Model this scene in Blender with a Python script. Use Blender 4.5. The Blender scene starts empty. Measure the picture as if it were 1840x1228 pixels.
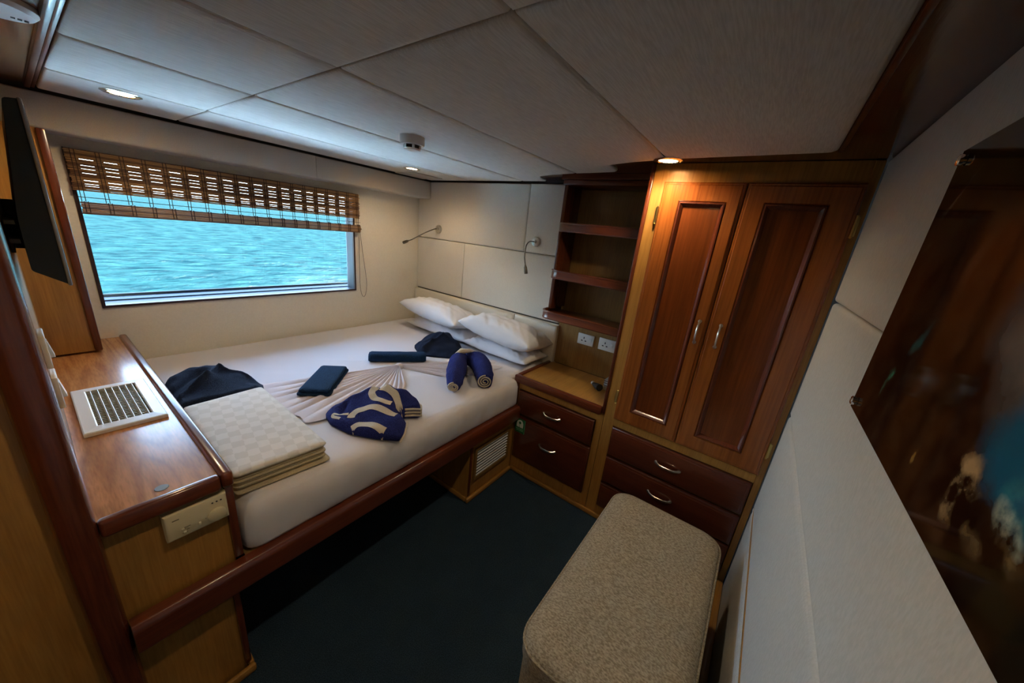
import bpy, bmesh, math, random
from mathutils import Vector, Matrix, noise
random.seed(7)
C = bpy.context.scene.collection
S = bpy.context.scene
PI = math.pi

# ------------------------------------------------------------------ camera, sky, lamps' exposure
cam_d = bpy.data.cameras.new('camera'); cam = bpy.data.objects.new('camera', cam_d); C.objects.link(cam)
R = ((0.5931839305370191, -0.7982047343269112, 0.10489054605043266),
     (0.18268833791749825, 0.2603489147827381, 0.9480735276129127),
     (0.7840649180658416, 0.5432197020263123, -0.3002574888138337))
cam.matrix_world = Matrix(((R[0][0], R[1][0], -R[2][0], 0.0), (R[0][1], R[1][1], -R[2][1], 0.0),
                           (R[0][2], R[1][2], -R[2][2], 1.55), (0, 0, 0, 1)))
cam_d.sensor_fit = 'HORIZONTAL'; cam_d.sensor_width = 36.0; cam_d.lens = 622.317 * 36 / 1840
cam_d.clip_start = 0.01; cam_d.clip_end = 3000
S.camera = cam
SKY = 8.0
LAMP = 6.5
SUN = 165.0
w = bpy.data.worlds.new('sky'); S.world = w; w.use_nodes = True
nt = w.node_tree; nt.nodes.clear()
wo = nt.nodes.new('ShaderNodeOutputWorld'); bg = nt.nodes.new('ShaderNodeBackground')
tc = nt.nodes.new('ShaderNodeTexCoord'); sx = nt.nodes.new('ShaderNodeSeparateXYZ'); cr = nt.nodes.new('ShaderNodeValToRGB')
cr.color_ramp.elements[0].position = 0.0; cr.color_ramp.elements[0].color = (0.70, 0.88, 1.0, 1)
cr.color_ramp.elements[1].position = 0.7; cr.color_ramp.elements[1].color = (0.25, 0.50, 0.95, 1)
nt.links.new(tc.outputs['Generated'], sx.inputs[0]); nt.links.new(sx.outputs['Z'], cr.inputs[0])
nt.links.new(cr.outputs[0], bg.inputs['Color']); bg.inputs['Strength'].default_value = SKY
nt.links.new(bg.outputs[0], wo.inputs[0])
sun_d = bpy.data.lights.new('sun', 'SUN'); sun_d.energy = SUN; sun_d.angle = .0093; sun_d.color = (1.0, .96, .88)
sun = bpy.data.objects.new('sun', sun_d); C.objects.link(sun); sun.rotation_euler = Vector((-.50, .10, -.90)).to_track_quat('-Z', 'Y').to_euler()
S.view_settings.view_transform = 'Standard'; S.view_settings.look = 'None'
S.view_settings.gamma = 1.0; S.view_settings.exposure = 0.62
S.view_settings.use_curve_mapping = False
S.cycles.use_denoising = True
S.cycles.max_bounces = 10; S.cycles.diffuse_bounces = 6; S.cycles.transparent_max_bounces = 12
S.cycles.sample_clamp_indirect = 60.0
S.cycles.caustics_refractive = False; S.cycles.caustics_reflective = False

# ------------------------------------------------------------------ materials
def nodes(name):
    m = bpy.data.materials.new(name); m.use_nodes = True
    t = m.node_tree; p = t.nodes['Principled BSDF']
    return m, t, p
def N(t, kind, **kw):
    n = t.nodes.new(kind)
    for k, v in kw.items(): setattr(n, k, v)
    return n
def plain(name, col, rough=0.5, metal=0.0, coat=0.0, spec=0.5):
    m, t, p = nodes(name)
    p.inputs['Base Color'].default_value = (*col, 1); p.inputs['Roughness'].default_value = rough
    p.inputs['Metallic'].default_value = metal; p.inputs['Coat Weight'].default_value = coat
    p.inputs['Coat Roughness'].default_value = 0.08; p.inputs['Specular IOR Level'].default_value = spec
    nz = N(t, 'ShaderNodeTexNoise'); nz.inputs['Scale'].default_value = 60
    mx = N(t, 'ShaderNodeMapRange'); mx.inputs[3].default_value = max(0, rough - .04); mx.inputs[4].default_value = min(1, rough + .04)
    t.links.new(nz.outputs['Fac'], mx.inputs[0]); t.links.new(mx.outputs[0], p.inputs['Roughness'])
    return m
def wood(name, c1, c2, axis='z', rough=0.3, coat=0.4, fine=1.0, spec=0.5):
    m, t, p = nodes(name)
    tcn = N(t, 'ShaderNodeTexCoord'); mp = N(t, 'ShaderNodeMapping')
    sc = {'x': (1.2, 26, 26), 'y': (26, 1.2, 26), 'z': (26, 26, 1.2)}[axis]
    mp.inputs['Scale'].default_value = sc
    t.links.new(tcn.outputs['Object'], mp.inputs[0])
    n1 = N(t, 'ShaderNodeTexNoise'); n1.inputs['Scale'].default_value = 0.9; n1.inputs['Detail'].default_value = 3; n1.inputs['Distortion'].default_value = 0.6
    n2 = N(t, 'ShaderNodeTexNoise'); n2.inputs['Scale'].default_value = 7.0 * fine; n2.inputs['Detail'].default_value = 4
    t.links.new(mp.outputs[0], n1.inputs[0]); t.links.new(mp.outputs[0], n2.inputs[0])
    r1 = N(t, 'ShaderNodeMapRange'); r1.inputs[1].default_value = .3; r1.inputs[2].default_value = .7
    r2 = N(t, 'ShaderNodeMapRange'); r2.inputs[1].default_value = .35; r2.inputs[2].default_value = .65
    t.links.new(n1.outputs['Fac'], r1.inputs[0]); t.links.new(n2.outputs['Fac'], r2.inputs[0])
    ad = N(t, 'ShaderNodeMix', data_type='FLOAT'); ad.inputs[0].default_value = .5
    t.links.new(r1.outputs[0], ad.inputs[2]); t.links.new(r2.outputs[0], ad.inputs[3])
    mx = N(t, 'ShaderNodeMix', data_type='RGBA')
    mx.inputs[6].default_value = (*c1, 1); mx.inputs[7].default_value = (*c2, 1)
    t.links.new(ad.outputs[0], mx.inputs[0]); t.links.new(mx.outputs[2], p.inputs['Base Color'])
    p.inputs['Roughness'].default_value = rough; p.inputs['Coat Weight'].default_value = coat; p.inputs['Coat Roughness'].default_value = .12
    p.inputs['Specular IOR Level'].default_value = spec
    bp = N(t, 'ShaderNodeBump'); bp.inputs['Strength'].default_value = .06; bp.inputs['Distance'].default_value = .002
    t.links.new(n2.outputs['Fac'], bp.inputs['Height']); t.links.new(bp.outputs[0], p.inputs['Normal'])
    return m
def fabric(name, c1, c2, scale=400, rough=0.9, bump=0.3, stretch=(1, 1, 1), blot=6, dist=0.002, sheen=0.0):
    m, t, p = nodes(name)
    tcn = N(t, 'ShaderNodeTexCoord'); mp = N(t, 'ShaderNodeMapping'); mp.inputs['Scale'].default_value = stretch
    t.links.new(tcn.outputs['Object'], mp.inputs[0])
    n1 = N(t, 'ShaderNodeTexNoise'); n1.inputs['Scale'].default_value = scale; n1.inputs['Detail'].default_value = 2
    n2 = N(t, 'ShaderNodeTexNoise'); n2.inputs['Scale'].default_value = blot; n2.inputs['Detail'].default_value = 3
    t.links.new(mp.outputs[0], n1.inputs[0]); t.links.new(tcn.outputs['Object'], n2.inputs[0])
    r1 = N(t, 'ShaderNodeMapRange'); r1.inputs[1].default_value = .35; r1.inputs[2].default_value = .65
    t.links.new(n1.outputs['Fac'], r1.inputs[0])
    ad = N(t, 'ShaderNodeMix', data_type='FLOAT'); ad.inputs[0].default_value = .25
    t.links.new(r1.outputs[0], ad.inputs[2]); t.links.new(n2.outputs['Fac'], ad.inputs[3])
    mx = N(t, 'ShaderNodeMix', data_type='RGBA'); mx.inputs[6].default_value = (*c1, 1); mx.inputs[7].default_value = (*c2, 1)
    t.links.new(ad.outputs[0], mx.inputs[0]); t.links.new(mx.outputs[2], p.inputs['Base Color'])
    p.inputs['Roughness'].default_value = rough; p.inputs['Specular IOR Level'].default_value = .2
    p.inputs['Sheen Weight'].default_value = sheen
    bp = N(t, 'ShaderNodeBump'); bp.inputs['Strength'].default_value = bump; bp.inputs['Distance'].default_value = dist
    t.links.new(n1.outputs['Fac'], bp.inputs['Height']); t.links.new(bp.outputs[0], p.inputs['Normal'])
    return m
def glow(name, col, strength):
    m, t, p = nodes(name)
    p.inputs['Base Color'].default_value = (*col, 1); p.inputs['Emission Color'].default_value = (*col, 1)
    p.inputs['Emission Strength'].default_value = strength
    return m

def veneer():
    m, t, p = nodes('orange_cathedral_veneer')
    tcn = N(t, 'ShaderNodeTexCoord'); mp = N(t, 'ShaderNodeMapping'); mp.inputs['Scale'].default_value = (8.0, 0.9, 8.0)
    t.links.new(tcn.outputs['Object'], mp.inputs[0])
    n1 = N(t, 'ShaderNodeTexNoise'); n1.inputs['Scale'].default_value = 1.0; n1.inputs['Detail'].default_value = 2; n1.inputs['Distortion'].default_value = .15
    t.links.new(mp.outputs[0], n1.inputs[0])
    mu = N(t, 'ShaderNodeMath', operation='MULTIPLY'); mu.inputs[1].default_value = 9.0; t.links.new(n1.outputs['Fac'], mu.inputs[0])
    fr = N(t, 'ShaderNodeMath', operation='PINGPONG'); fr.inputs[1].default_value = .5; t.links.new(mu.outputs[0], fr.inputs[0])
    rp = N(t, 'ShaderNodeValToRGB'); e = rp.color_ramp.elements
    e[0].position = .0; e[0].color = (.36, .150, .052, 1); e[1].position = .34; e[1].color = (.52, .235, .085, 1)
    t.links.new(fr.outputs[0], rp.inputs[0])
    n2 = N(t, 'ShaderNodeTexNoise'); n2.inputs['Scale'].default_value = 24; n2.inputs['Detail'].default_value = 3; t.links.new(mp.outputs[0], n2.inputs[0])
    mx = N(t, 'ShaderNodeMix', data_type='RGBA', blend_type='MULTIPLY'); mx.inputs[0].default_value = .5; t.links.new(rp.outputs[0], mx.inputs[6])
    r2 = N(t, 'ShaderNodeMapRange'); r2.inputs[1].default_value = .3; r2.inputs[2].default_value = .6; r2.inputs[3].default_value = .6; r2.inputs[4].default_value = 1.2
    t.links.new(n2.outputs['Fac'], r2.inputs[0]); t.links.new(r2.outputs[0], mx.inputs[7]); t.links.new(mx.outputs[2], p.inputs['Base Color'])
    p.inputs['Roughness'].default_value = .25; p.inputs['Coat Weight'].default_value = .5; p.inputs['Coat Roughness'].default_value = .15
    return m
OAK1, OAK2 = (0.46, 0.235, 0.052), (0.30, 0.135, 0.026)
M = {}
M['oak_z'] = wood('oak_vertical_grain', OAK1, OAK2, 'z', .38, .15)
M['oak_y'] = wood('oak_grain_along_y', OAK1, OAK2, 'y', .3, .3)
M['oak_x'] = wood('oak_grain_along_x', OAK1, OAK2, 'x', .3, .3)
M['oak_back'] = wood('dark_oak_veneer', (0.30, 0.17, 0.045), (0.18, 0.095, 0.025), 'z', .4, .1)
M['top_oak'] = veneer()
M['mah_z'] = wood('mahogany_vertical', (0.36, 0.110, 0.020), (0.20, 0.052, 0.010), 'z', .24, .5, .6)
M['mah_panel'] = wood('mahogany_door_panel', (0.20, 0.048, 0.010), (0.11, 0.025, 0.006), 'z', .22, .5, .6)
M['mah_y'] = wood('mahogany_along_y', (0.16, 0.036, 0.012), (0.085, 0.018, 0.007), 'y', .28, .4)
M['mah_x'] = wood('mahogany_along_x', (0.16, 0.036, 0.012), (0.085, 0.018, 0.007), 'x', .28, .4)
M['mah_dark_z'] = wood('dark_mahogany_vertical', (0.15, 0.034, 0.012), (0.08, 0.017, 0.007), 'z', .26, .4)
M['mah_drawer'] = wood('shaded_mahogany_drawer', (0.125, 0.026, 0.009), (0.07, 0.014, 0.006), 'y', .28, .35)  # same stain as the doors, darkened to paint in the weaker light
M['ceil_wood'] = wood('varnished_dark_ceiling_wood', (0.115, 0.034, 0.013), (0.07, 0.019, 0.008), 'x', .16, .6)
M['ceil_wood_left'] = wood('brown_ceiling_veneer', (0.26, 0.12, 0.05), (0.17, 0.07, 0.03), 'y', .2, .5)
M['ceil_fab'] = fabric('pale_linen_ceiling_fabric', (0.72, 0.69, 0.645), (0.57, 0.54, 0.495), 170, .85, .35, (.12, 1.6, 1), 2)
M['wall_fab'] = fabric('cream_wall_vinyl', (0.72, 0.685, 0.61), (0.65, 0.615, 0.54), 300, .8, .12, (1, 1, .4), 2)
M['wall_white'] = fabric('off_white_wall_vinyl', (0.48, 0.475, 0.45), (0.42, 0.415, 0.39), 260, .8, .15, (1, 1, .3), 2)
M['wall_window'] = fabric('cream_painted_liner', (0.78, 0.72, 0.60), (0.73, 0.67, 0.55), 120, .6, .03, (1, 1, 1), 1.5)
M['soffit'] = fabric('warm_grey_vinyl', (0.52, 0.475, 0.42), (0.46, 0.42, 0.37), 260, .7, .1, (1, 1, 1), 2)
M['sheet'] = fabric('white_cotton_sheet', (0.68, 0.665, 0.69), (0.63, 0.615, 0.64), 700, .85, .1, (1, 1, 1), 5)
M['pillow'] = fabric('white_cotton_pillowcase', (0.80, 0.80, 0.84), (0.74, 0.74, 0.78), 700, .85, .1, (1, 1, 1), 5)
M['pinkish'] = fabric('off_white_top_sheet', (0.66, 0.585, 0.585), (0.60, 0.53, 0.53), 500, .85, .1, (1, 1, 1), 5)
M['navy'] = fabric('navy_terry', (0.005, 0.010, 0.026), (0.013, 0.022, 0.050), 240, .95, 1.0, (1, 1, 1), 9, .005)
M['teal_navy'] = fabric('blue_teal_terry', (0.004, 0.018, 0.050), (0.010, 0.042, 0.098), 240, .95, 1.0, (1, 1, 1), 9, .005)
M['royal'] = fabric('royal_blue_terry', (0.010, 0.014, 0.095), (0.024, 0.034, 0.19), 240, .95, 1.0, (1, 1, 1), 9, .005)
M['cream_terry'] = fabric('cream_terry', (0.60, 0.53, 0.43), (0.50, 0.44, 0.35), 300, .95, .7, (1, 1, 1), 9, .003)
M['carpet'] = fabric('dark_teal_carpet', (0.009, 0.020, 0.033), (0.034, 0.064, 0.094), 300, .98, .9, (1, 1, 1), 14, .006)
M['ottoman'] = fabric('beige_grey_chenille', (0.18, 0.148, 0.10), (0.43, 0.37, 0.27), 240, .95, .6, (1, .5, 1), 7, .004)
M['nickel'] = plain('satin_nickel', (0.62, 0.58, 0.52), .28, 1.0)
M['chrome'] = plain('chrome', (0.75, 0.75, 0.75), .12, 1.0)
M['brass'] = plain('brass', (0.65, 0.47, 0.16), .3, 1.0)
M['white_pl'] = plain('white_plastic', (0.72, 0.72, 0.70), .35)
M['cream_pl'] = plain('cream_plastic', (0.62, 0.55, 0.36), .4)
M['cream_light'] = plain('pale_cream_plastic', (0.74, 0.68, 0.5), .4)
M['white_met'] = plain('white_painted_metal', (0.72, 0.74, 0.76), .3)
M['grey_pl'] = plain('grey_plastic', (0.36, 0.35, 0.33), .45)
M['dark'] = plain('matte_black', (0.012, 0.012, 0.013), .6)
M['gap'] = plain('dark_joint', (0.03, 0.026, 0.022), .9)
M['tv_black'] = plain('black_tv_plastic', (0.005, 0.009, 0.013), .5)
M['screen'] = plain('glossy_black_screen', (0.006, 0.006, 0.008), .06)
M['grey_met'] = plain('grey_silver_edge', (0.40, 0.41, 0.44), .3, .6)
M['steel_dark'] = plain('dark_gooseneck_steel', (0.20, 0.18, 0.15), .35, 1.0)
M['green'] = plain('green_sign_vinyl', (0.006, 0.14, 0.05), .45)
M['sign_white'] = plain('white_sign_print', (0.66, 0.76, 0.66), .5)
M['sign_line'] = plain('pale_green_sign_print', (0.16, 0.45, 0.25), .5)
M['bamboo'] = wood('bamboo_reed', (0.42, 0.235, 0.10), (0.26, 0.135, 0.055), 'x', .55, .0)
M['bamboo_d'] = wood('dark_bamboo_reed', (0.20, 0.10, 0.045), (0.12, 0.055, 0.025), 'x', .55, .0)
M['thread'] = plain('dark_brown_thread', (0.045, 0.022, 0.014), .9)
M['win_frame'] = plain('dark_brown_window_frame', (0.045, 0.022, 0.02), .35)
M['jamb'] = plain('sea_lit_white_frame', (0.085, 0.115, 0.14), .5, .0)  # blue-grey puts the sea's light into the colour of a white frame
M['hull'] = plain('white_gelcoat', (0.10, 0.10, 0.10), .5)
M['deck'] = plain('pale_blue_bounce_surface', (0.38, 0.62, 0.84), .6)  # tint of the added reflector slab, bluish to cool the ceiling
M['lamp_glow'] = glow('warm_lamp_glow', (1.0, 0.86, 0.62), 9.0)
M['grey_mark'] = plain('grey_print', (0.16, 0.13, 0.08), .6)
M['silver_disc'] = plain('worn_silver_disc', (0.14, 0.15, 0.15), .5, .5)

def weave_mat():
    m, t, p = nodes('cream_basket_weave_cotton')
    tcn = N(t, 'ShaderNodeTexCoord'); mp = N(t, 'ShaderNodeMapping'); mp.inputs['Scale'].default_value = (30, 26, 1); mp.inputs['Rotation'].default_value = (0, 0, .2)
    ck = N(t, 'ShaderNodeTexChecker'); ck.inputs['Scale'].default_value = 1.0
    nz = N(t, 'ShaderNodeTexNoise'); nz.inputs['Scale'].default_value = 60
    ds = N(t, 'ShaderNodeVectorMath', operation='MULTIPLY_ADD'); ds.inputs[1].default_value = (.35, .35, .35)
    t.links.new(tcn.outputs['Object'], mp.inputs[0]); t.links.new(tcn.outputs['Object'], nz.inputs[0])
    t.links.new(nz.outputs['Color'], ds.inputs[0]); t.links.new(mp.outputs[0], ds.inputs[2]); t.links.new(ds.outputs[0], ck.inputs[0])
    mx = N(t, 'ShaderNodeMix', data_type='RGBA'); mx.inputs[6].default_value = (.60, .565, .505, 1); mx.inputs[7].default_value = (.68, .645, .59, 1)
    t.links.new(ck.outputs['Fac'], mx.inputs[0]); t.links.new(mx.outputs[2], p.inputs['Base Color'])
    p.inputs['Roughness'].default_value = .8
    bp = N(t, 'ShaderNodeBump'); bp.inputs['Strength'].default_value = .4; bp.inputs['Distance'].default_value = .003
    t.links.new(ck.outputs['Fac'], bp.inputs['Height']); t.links.new(bp.outputs[0], p.inputs['Normal'])
    return m
M['weave'] = weave_mat()
M['weave_side'] = fabric('beige_spread_folds', (0.50, 0.42, 0.28), (0.40, 0.33, 0.21), 300, .9, .3)

def glass_mat():
    m = bpy.data.materials.new('clear_window_glass'); m.use_nodes = True; t = m.node_tree; t.nodes.clear()
    o = N(t, 'ShaderNodeOutputMaterial'); a = N(t, 'ShaderNodeBsdfTransparent'); g = N(t, 'ShaderNodeBsdfGlossy'); f = N(t, 'ShaderNodeFresnel'); x = N(t, 'ShaderNodeMixShader')
    a.inputs[0].default_value = (.97, .99, 1, 1); g.inputs['Roughness'].default_value = .02; f.inputs[0].default_value = 1.3
    t.links.new(f.outputs[0], x.inputs[0]); t.links.new(a.outputs[0], x.inputs[1]); t.links.new(g.outputs[0], x.inputs[2]); t.links.new(x.outputs[0], o.inputs[0])
    return m
M['glass'] = glass_mat()

def sea_mat():
    m, t, p = nodes('turquoise_sea_water')
    tcn = N(t, 'ShaderNodeTexCoord'); mp = N(t, 'ShaderNodeMapping'); mp.inputs['Scale'].default_value = (1.0, 2.2, 1)
    t.links.new(tcn.outputs['Object'], mp.inputs[0])
    n1 = N(t, 'ShaderNodeTexNoise'); n1.inputs['Scale'].default_value = 1.0; n1.inputs['Detail'].default_value = 8; n1.inputs['Roughness'].default_value = .62
    t.links.new(mp.outputs[0], n1.inputs[0])
    rp = N(t, 'ShaderNodeValToRGB')
    rp.color_ramp.elements[0].position = .36; rp.color_ramp.elements[0].color = (0.0001, 0.0038, 0.0062, 1)
    rp.color_ramp.elements[1].position = .60; rp.color_ramp.elements[1].color = (0.0030, 0.0135, 0.0165, 1)
    t.links.new(n1.outputs['Fac'], rp.inputs[0])
    t.nodes.remove(p); o = [n for n in t.nodes if n.type == 'OUTPUT_MATERIAL'][0]
    df = N(t, 'ShaderNodeBsdfDiffuse'); gs = N(t, 'ShaderNodeBsdfGlossy'); ms = N(t, 'ShaderNodeMixShader'); gs.inputs['Roughness'].default_value = .12
    fr = N(t, 'ShaderNodeLayerWeight'); fr.inputs[0].default_value = .12
    n2 = N(t, 'ShaderNodeTexNoise'); n2.inputs['Scale'].default_value = 4.5; n2.inputs['Detail'].default_value = 6
    t.links.new(mp.outputs[0], n2.inputs[0])
    bp = N(t, 'ShaderNodeBump'); bp.inputs['Strength'].default_value = .6; bp.inputs['Distance'].default_value = .25
    t.links.new(n2.outputs['Fac'], bp.inputs['Height'])
    for n in (df, gs, fr): t.links.new(bp.outputs[0], n.inputs['Normal'])
    mu = N(t, 'ShaderNodeMath', operation='MULTIPLY'); mu.inputs[1].default_value = .075; t.links.new(fr.outputs['Facing'], mu.inputs[0])
    t.links.new(rp.outputs[0], df.inputs['Color']); t.links.new(mu.outputs[0], ms.inputs[0]); t.links.new(df.outputs[0], ms.inputs[1]); t.links.new(gs.outputs[0], ms.inputs[2]); t.links.new(ms.outputs[0], o.inputs['Surface'])
    return m
M['sea'] = sea_mat()

# ------------------------------------------------------------------ mesh helpers (all coordinates in metres in the room)
class MB:
    def __init__(s): s.v = []; s.f = []
    def add(s, vs, fs):
        b = len(s.v); s.v += [tuple(p) for p in vs]; s.f += [tuple(i + b for i in f) for f in fs]; return s
    def bm(s, bm):
        bm.verts.ensure_lookup_table(); bm.verts.index_update()
        return s.add([v.co[:] for v in bm.verts], [[v.index for v in f.verts] for f in bm.faces])
    def box(s, x0, x1, y0, y1, z0, z1, bev=0.0, seg=2):
        b = bmesh.new(); bmesh.ops.create_cube(b, size=1)
        for v in b.verts:
            v.co = ((x0 + x1) / 2 + v.co.x * (x1 - x0), (y0 + y1) / 2 + v.co.y * (y1 - y0), (z0 + z1) / 2 + v.co.z * (z1 - z0))
        if bev > 0:
            bev = min(bev, .49 * min(abs(x1 - x0), abs(y1 - y0), abs(z1 - z0)))
            bmesh.ops.bevel(b, geom=b.edges[:], offset=bev, segments=seg, affect='EDGES', profile=.5)
        s.bm(b); b.free(); return s
    def tube(s, path, r, seg=10, flat=1.0):
        n = len(path); P = [Vector(p) for p in path]
        rr = r if isinstance(r, (list, tuple)) else [r] * n
        T0 = (P[1] - P[0]).normalized(); up = Vector((0, 0, 1)) if abs(T0.z) < .9 else Vector((1, 0, 0))
        nrm = (up - T0 * up.dot(T0)).normalized(); vs = []
        for i in range(n):
            T = (P[min(i + 1, n - 1)] - P[max(i - 1, 0)]).normalized()
            nrm = (nrm - T * nrm.dot(T)).normalized(); bn = T.cross(nrm)
            for k in range(seg):
                a = 2 * PI * k / seg
                vs.append(P[i] + (nrm * math.cos(a) * flat + bn * math.sin(a)) * rr[i])
        fs = []
        for i in range(n - 1):
            for k in range(seg):
                a = i * seg + k; b = i * seg + (k + 1) % seg
                fs.append((a, b, b + seg, a + seg))
        fs.append(tuple(range(seg - 1, -1, -1))); fs.append(tuple((n - 1) * seg + k for k in range(seg)))
        return s.add(vs, fs)
    def lathe(s, prof, origin, axis='z', seg=32, sgn=1):
        # prof: list of (radius, height along axis)
        vs = []; o = Vector(origin)
        for r, h in prof:
            for k in range(seg):
                a = 2 * PI * k / seg; c, d = r * math.cos(a), r * math.sin(a); h2 = h * sgn
                vs.append(o + Vector({'z': (c, d, h2), 'x': (h2, c, d), 'y': (c, h2, d)}[axis]))
        fs = []
        for i in range(len(prof) - 1):
            for k in range(seg):
                a = i * seg + k; b = i * seg + (k + 1) % seg; fs.append((a, b, b + seg, a + seg))
        if prof[0][0] > 1e-5: fs.append(tuple(range(seg - 1, -1, -1)))
        if prof[-1][0] > 1e-5: fs.append(tuple((len(prof) - 1) * seg + k for k in range(seg)))
        return s.add(vs, fs)
    def loops(s, loops, cap0=True, cap1=True):
        n = len(loops[0]); vs = [p for l in loops for p in l]; fs = []
        for i in range(len(loops) - 1):
            for k in range(n):
                a = i * n + k; b = i * n + (k + 1) % n; fs.append((a, b, b + n, a + n))
        if cap0: fs.append(tuple(range(n - 1, -1, -1)))
        if cap1: fs.append(tuple((len(loops) - 1) * n + k for k in range(n)))
        return s.add(vs, fs)
    def prism(s, poly, to3, d0, d1):
        return s.loops([[to3(a, b, d0) for a, b in poly], [to3(a, b, d1) for a, b in poly]])
    def grid(s, nu, nv, fn, close_bottom=None):
        vs = [fn(i / nu, j / nv) for j in range(nv + 1) for i in range(nu + 1)]; fs = []
        for j in range(nv):
            for i in range(nu):
                a = j * (nu + 1) + i; fs.append((a, a + 1, a + nu + 2, a + nu + 1))
        return s.add(vs, fs)

def wloc(p):
    l = Vector((0, 0, 0))
    while p is not None: l += p.location; p = p.parent
    return l
def obj(name, mb, mat, parent=None, loc=None, smooth=None, subsurf=0):
    base = wloc(parent) if parent else Vector((0, 0, 0))
    if loc is None:
        if parent is None:
            xs = [v[0] for v in mb.v]; ys = [v[1] for v in mb.v]; zs = [v[2] for v in mb.v]
            loc = Vector(((min(xs) + max(xs)) / 2, (min(ys) + max(ys)) / 2, min(zs)))
        else: loc = base
    loc = Vector(loc)
    me = bpy.data.meshes.new(name)
    me.from_pydata([(v[0] - loc.x, v[1] - loc.y, v[2] - loc.z) for v in mb.v], [], mb.f)
    b = bmesh.new(); b.from_mesh(me); bmesh.ops.recalc_face_normals(b, faces=b.faces[:]); b.to_mesh(me); b.free()
    me.materials.append(M[mat] if isinstance(mat, str) else mat)
    if smooth is None: smooth = 0.6
    if smooth:
        for p in me.polygons: p.use_smooth = True
        if smooth < 3: me.set_sharp_from_angle(angle=smooth)
    o = bpy.data.objects.new(name, me); C.objects.link(o)
    o.location = loc - base if parent else loc
    if parent: o.parent = parent
    if subsurf:
        md = o.modifiers.new('subdivision', 'SUBSURF'); md.levels = subsurf; md.render_levels = subsurf
    return o
def thing(name, loc, label, cat, group=None):
    o = bpy.data.objects.new(name, None); o.empty_display_size = .05; C.objects.link(o); o.location = loc
    return tag(o, label, cat, group)
def tag(o, label, cat, group=None):
    o['label'] = label; o['category'] = cat
    if group: o['group'] = group
    return o
def struct(o, label=None):
    o['kind'] = 'structure'
    if label: o['label'] = label
    return o
def smooth_poly(pts, rad, seg=5):
    """round the corners of a closed polygon; pts (a,b) or (a,b,r)"""
    out = []; n = len(pts)
    for i in range(n):
        p = Vector(pts[i][:2]); a = Vector(pts[i - 1][:2]); b = Vector(pts[(i + 1) % n][:2])
        r = pts[i][2] if len(pts[i]) > 2 else rad
        d1 = (a - p); d2 = (b - p)
        if r <= 0: out.append(tuple(p)); continue
        t = min(r, d1.length * .48, d2.length * .48)
        s1 = p + d1.normalized() * t; s2 = p + d2.normalized() * t
        for k in range(seg + 1):
            u = k / seg; q = s1 * (1 - u) ** 2 + p * 2 * u * (1 - u) + s2 * u * u; out.append(tuple(q))
    return out
def inset(poly, d):
    n = len(poly); A = sum(poly[i][0] * poly[(i + 1) % n][1] - poly[(i + 1) % n][0] * poly[i][1] for i in range(n))
    sg = 1 if A > 0 else -1; out = []
    for i in range(n):
        p = Vector(poly[i]); e1 = (p - Vector(poly[i - 1])); e2 = (Vector(poly[(i + 1) % n]) - p)
        if e1.length < 1e-9: e1 = e2
        if e2.length < 1e-9: e2 = e1
        n1 = Vector((-e1.y, e1.x)).normalized() * sg; n2 = Vector((-e2.y, e2.x)).normalized() * sg
        m = n1 + n2
        if m.length < 1e-6: m = n1
        m.normalize(); c = max(.5, m.dot(n1)); out.append(tuple(p + m * (d / c)))
    return out
def rinset(pts, d, rad=0, seg=5):
    """inset a sharp polygon by d, then round its corners; pts (a,b) or (a,b,r)"""
    q = inset([p[:2] for p in pts], d)
    return smooth_poly([(*q[i], max((pts[i][2] if len(pts[i]) > 2 else rad) - d, .0015) if (pts[i][2] if len(pts[i]) > 2 else rad) > 0 else 0) for i in range(len(q))], 0, seg)
def pad(mb, poly, to3, d_back, d_front, soft=.02):
    t = d_front - d_back
    prof = [(0, d_back), (0, d_back + t * .25), (soft * .06, d_back + t * .55), (soft * .25, d_back + t * .8), (soft * .55, d_back + t * .94), (soft, d_front)]
    return mb.loops([[to3(a, b, d) for a, b in rinset(poly, i)] for i, d in prof])
def rect(a0, a1, b0, b1): return [(a0, b0), (a1, b0), (a1, b1), (a0, b1)]
TX = lambda a, b, d: (d, a, b)      # (y,z) polygon, depth along x
TY = lambda a, b, d: (a, d, b)      # (x,z) polygon, depth along y
TZ = lambda a, b, d: (a, b, d)      # (x,y) polygon, depth along z
def nz(x, y, z=0.0, s=1.0): return noise.noise(Vector((x * s, y * s, z * s)))

XF, XH, YW, YR, ZC, ZW = 1.714, 2.142, 2.655, -0.211, 1.889, 1.902
XL = -0.024      # left wall face

# ------------------------------------------------------------------ the setting
struct(obj('floor', MB().box(-1.6, 2.4, -.5, 2.9, -.08, 0), 'carpet', smooth=0), 'dark teal carpeted cabin floor')
ceil = struct(obj('ceiling', MB().box(-1.6, 2.4, -.5, 2.9, ZW, ZW + .06), 'ceil_wood', smooth=0))
obj('wood_strip', MB().box(XL, .110, 1.0, 2.60, ZW - .004, ZW + .01), 'ceil_wood_left', ceil, smooth=0)
obj('edge_trim', MB().box(.110, .126, 1.0, 2.50, ZW - .016, ZW + .004, .004).box(.126, .137, 1.0, 2.50, ZW - .012, ZW + .004, .003), 'mah_y', ceil)
obj('edge_trim', MB().box(-.9, 1.555, -.084, -.072, ZW - .012, ZW + .004, .003), 'mah_x', ceil)
rows = [(-.07, .4505), (.4555, .9975), (1.0025, 1.5365), (1.5415, 2.0285), (2.0315, 2.484)]
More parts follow.
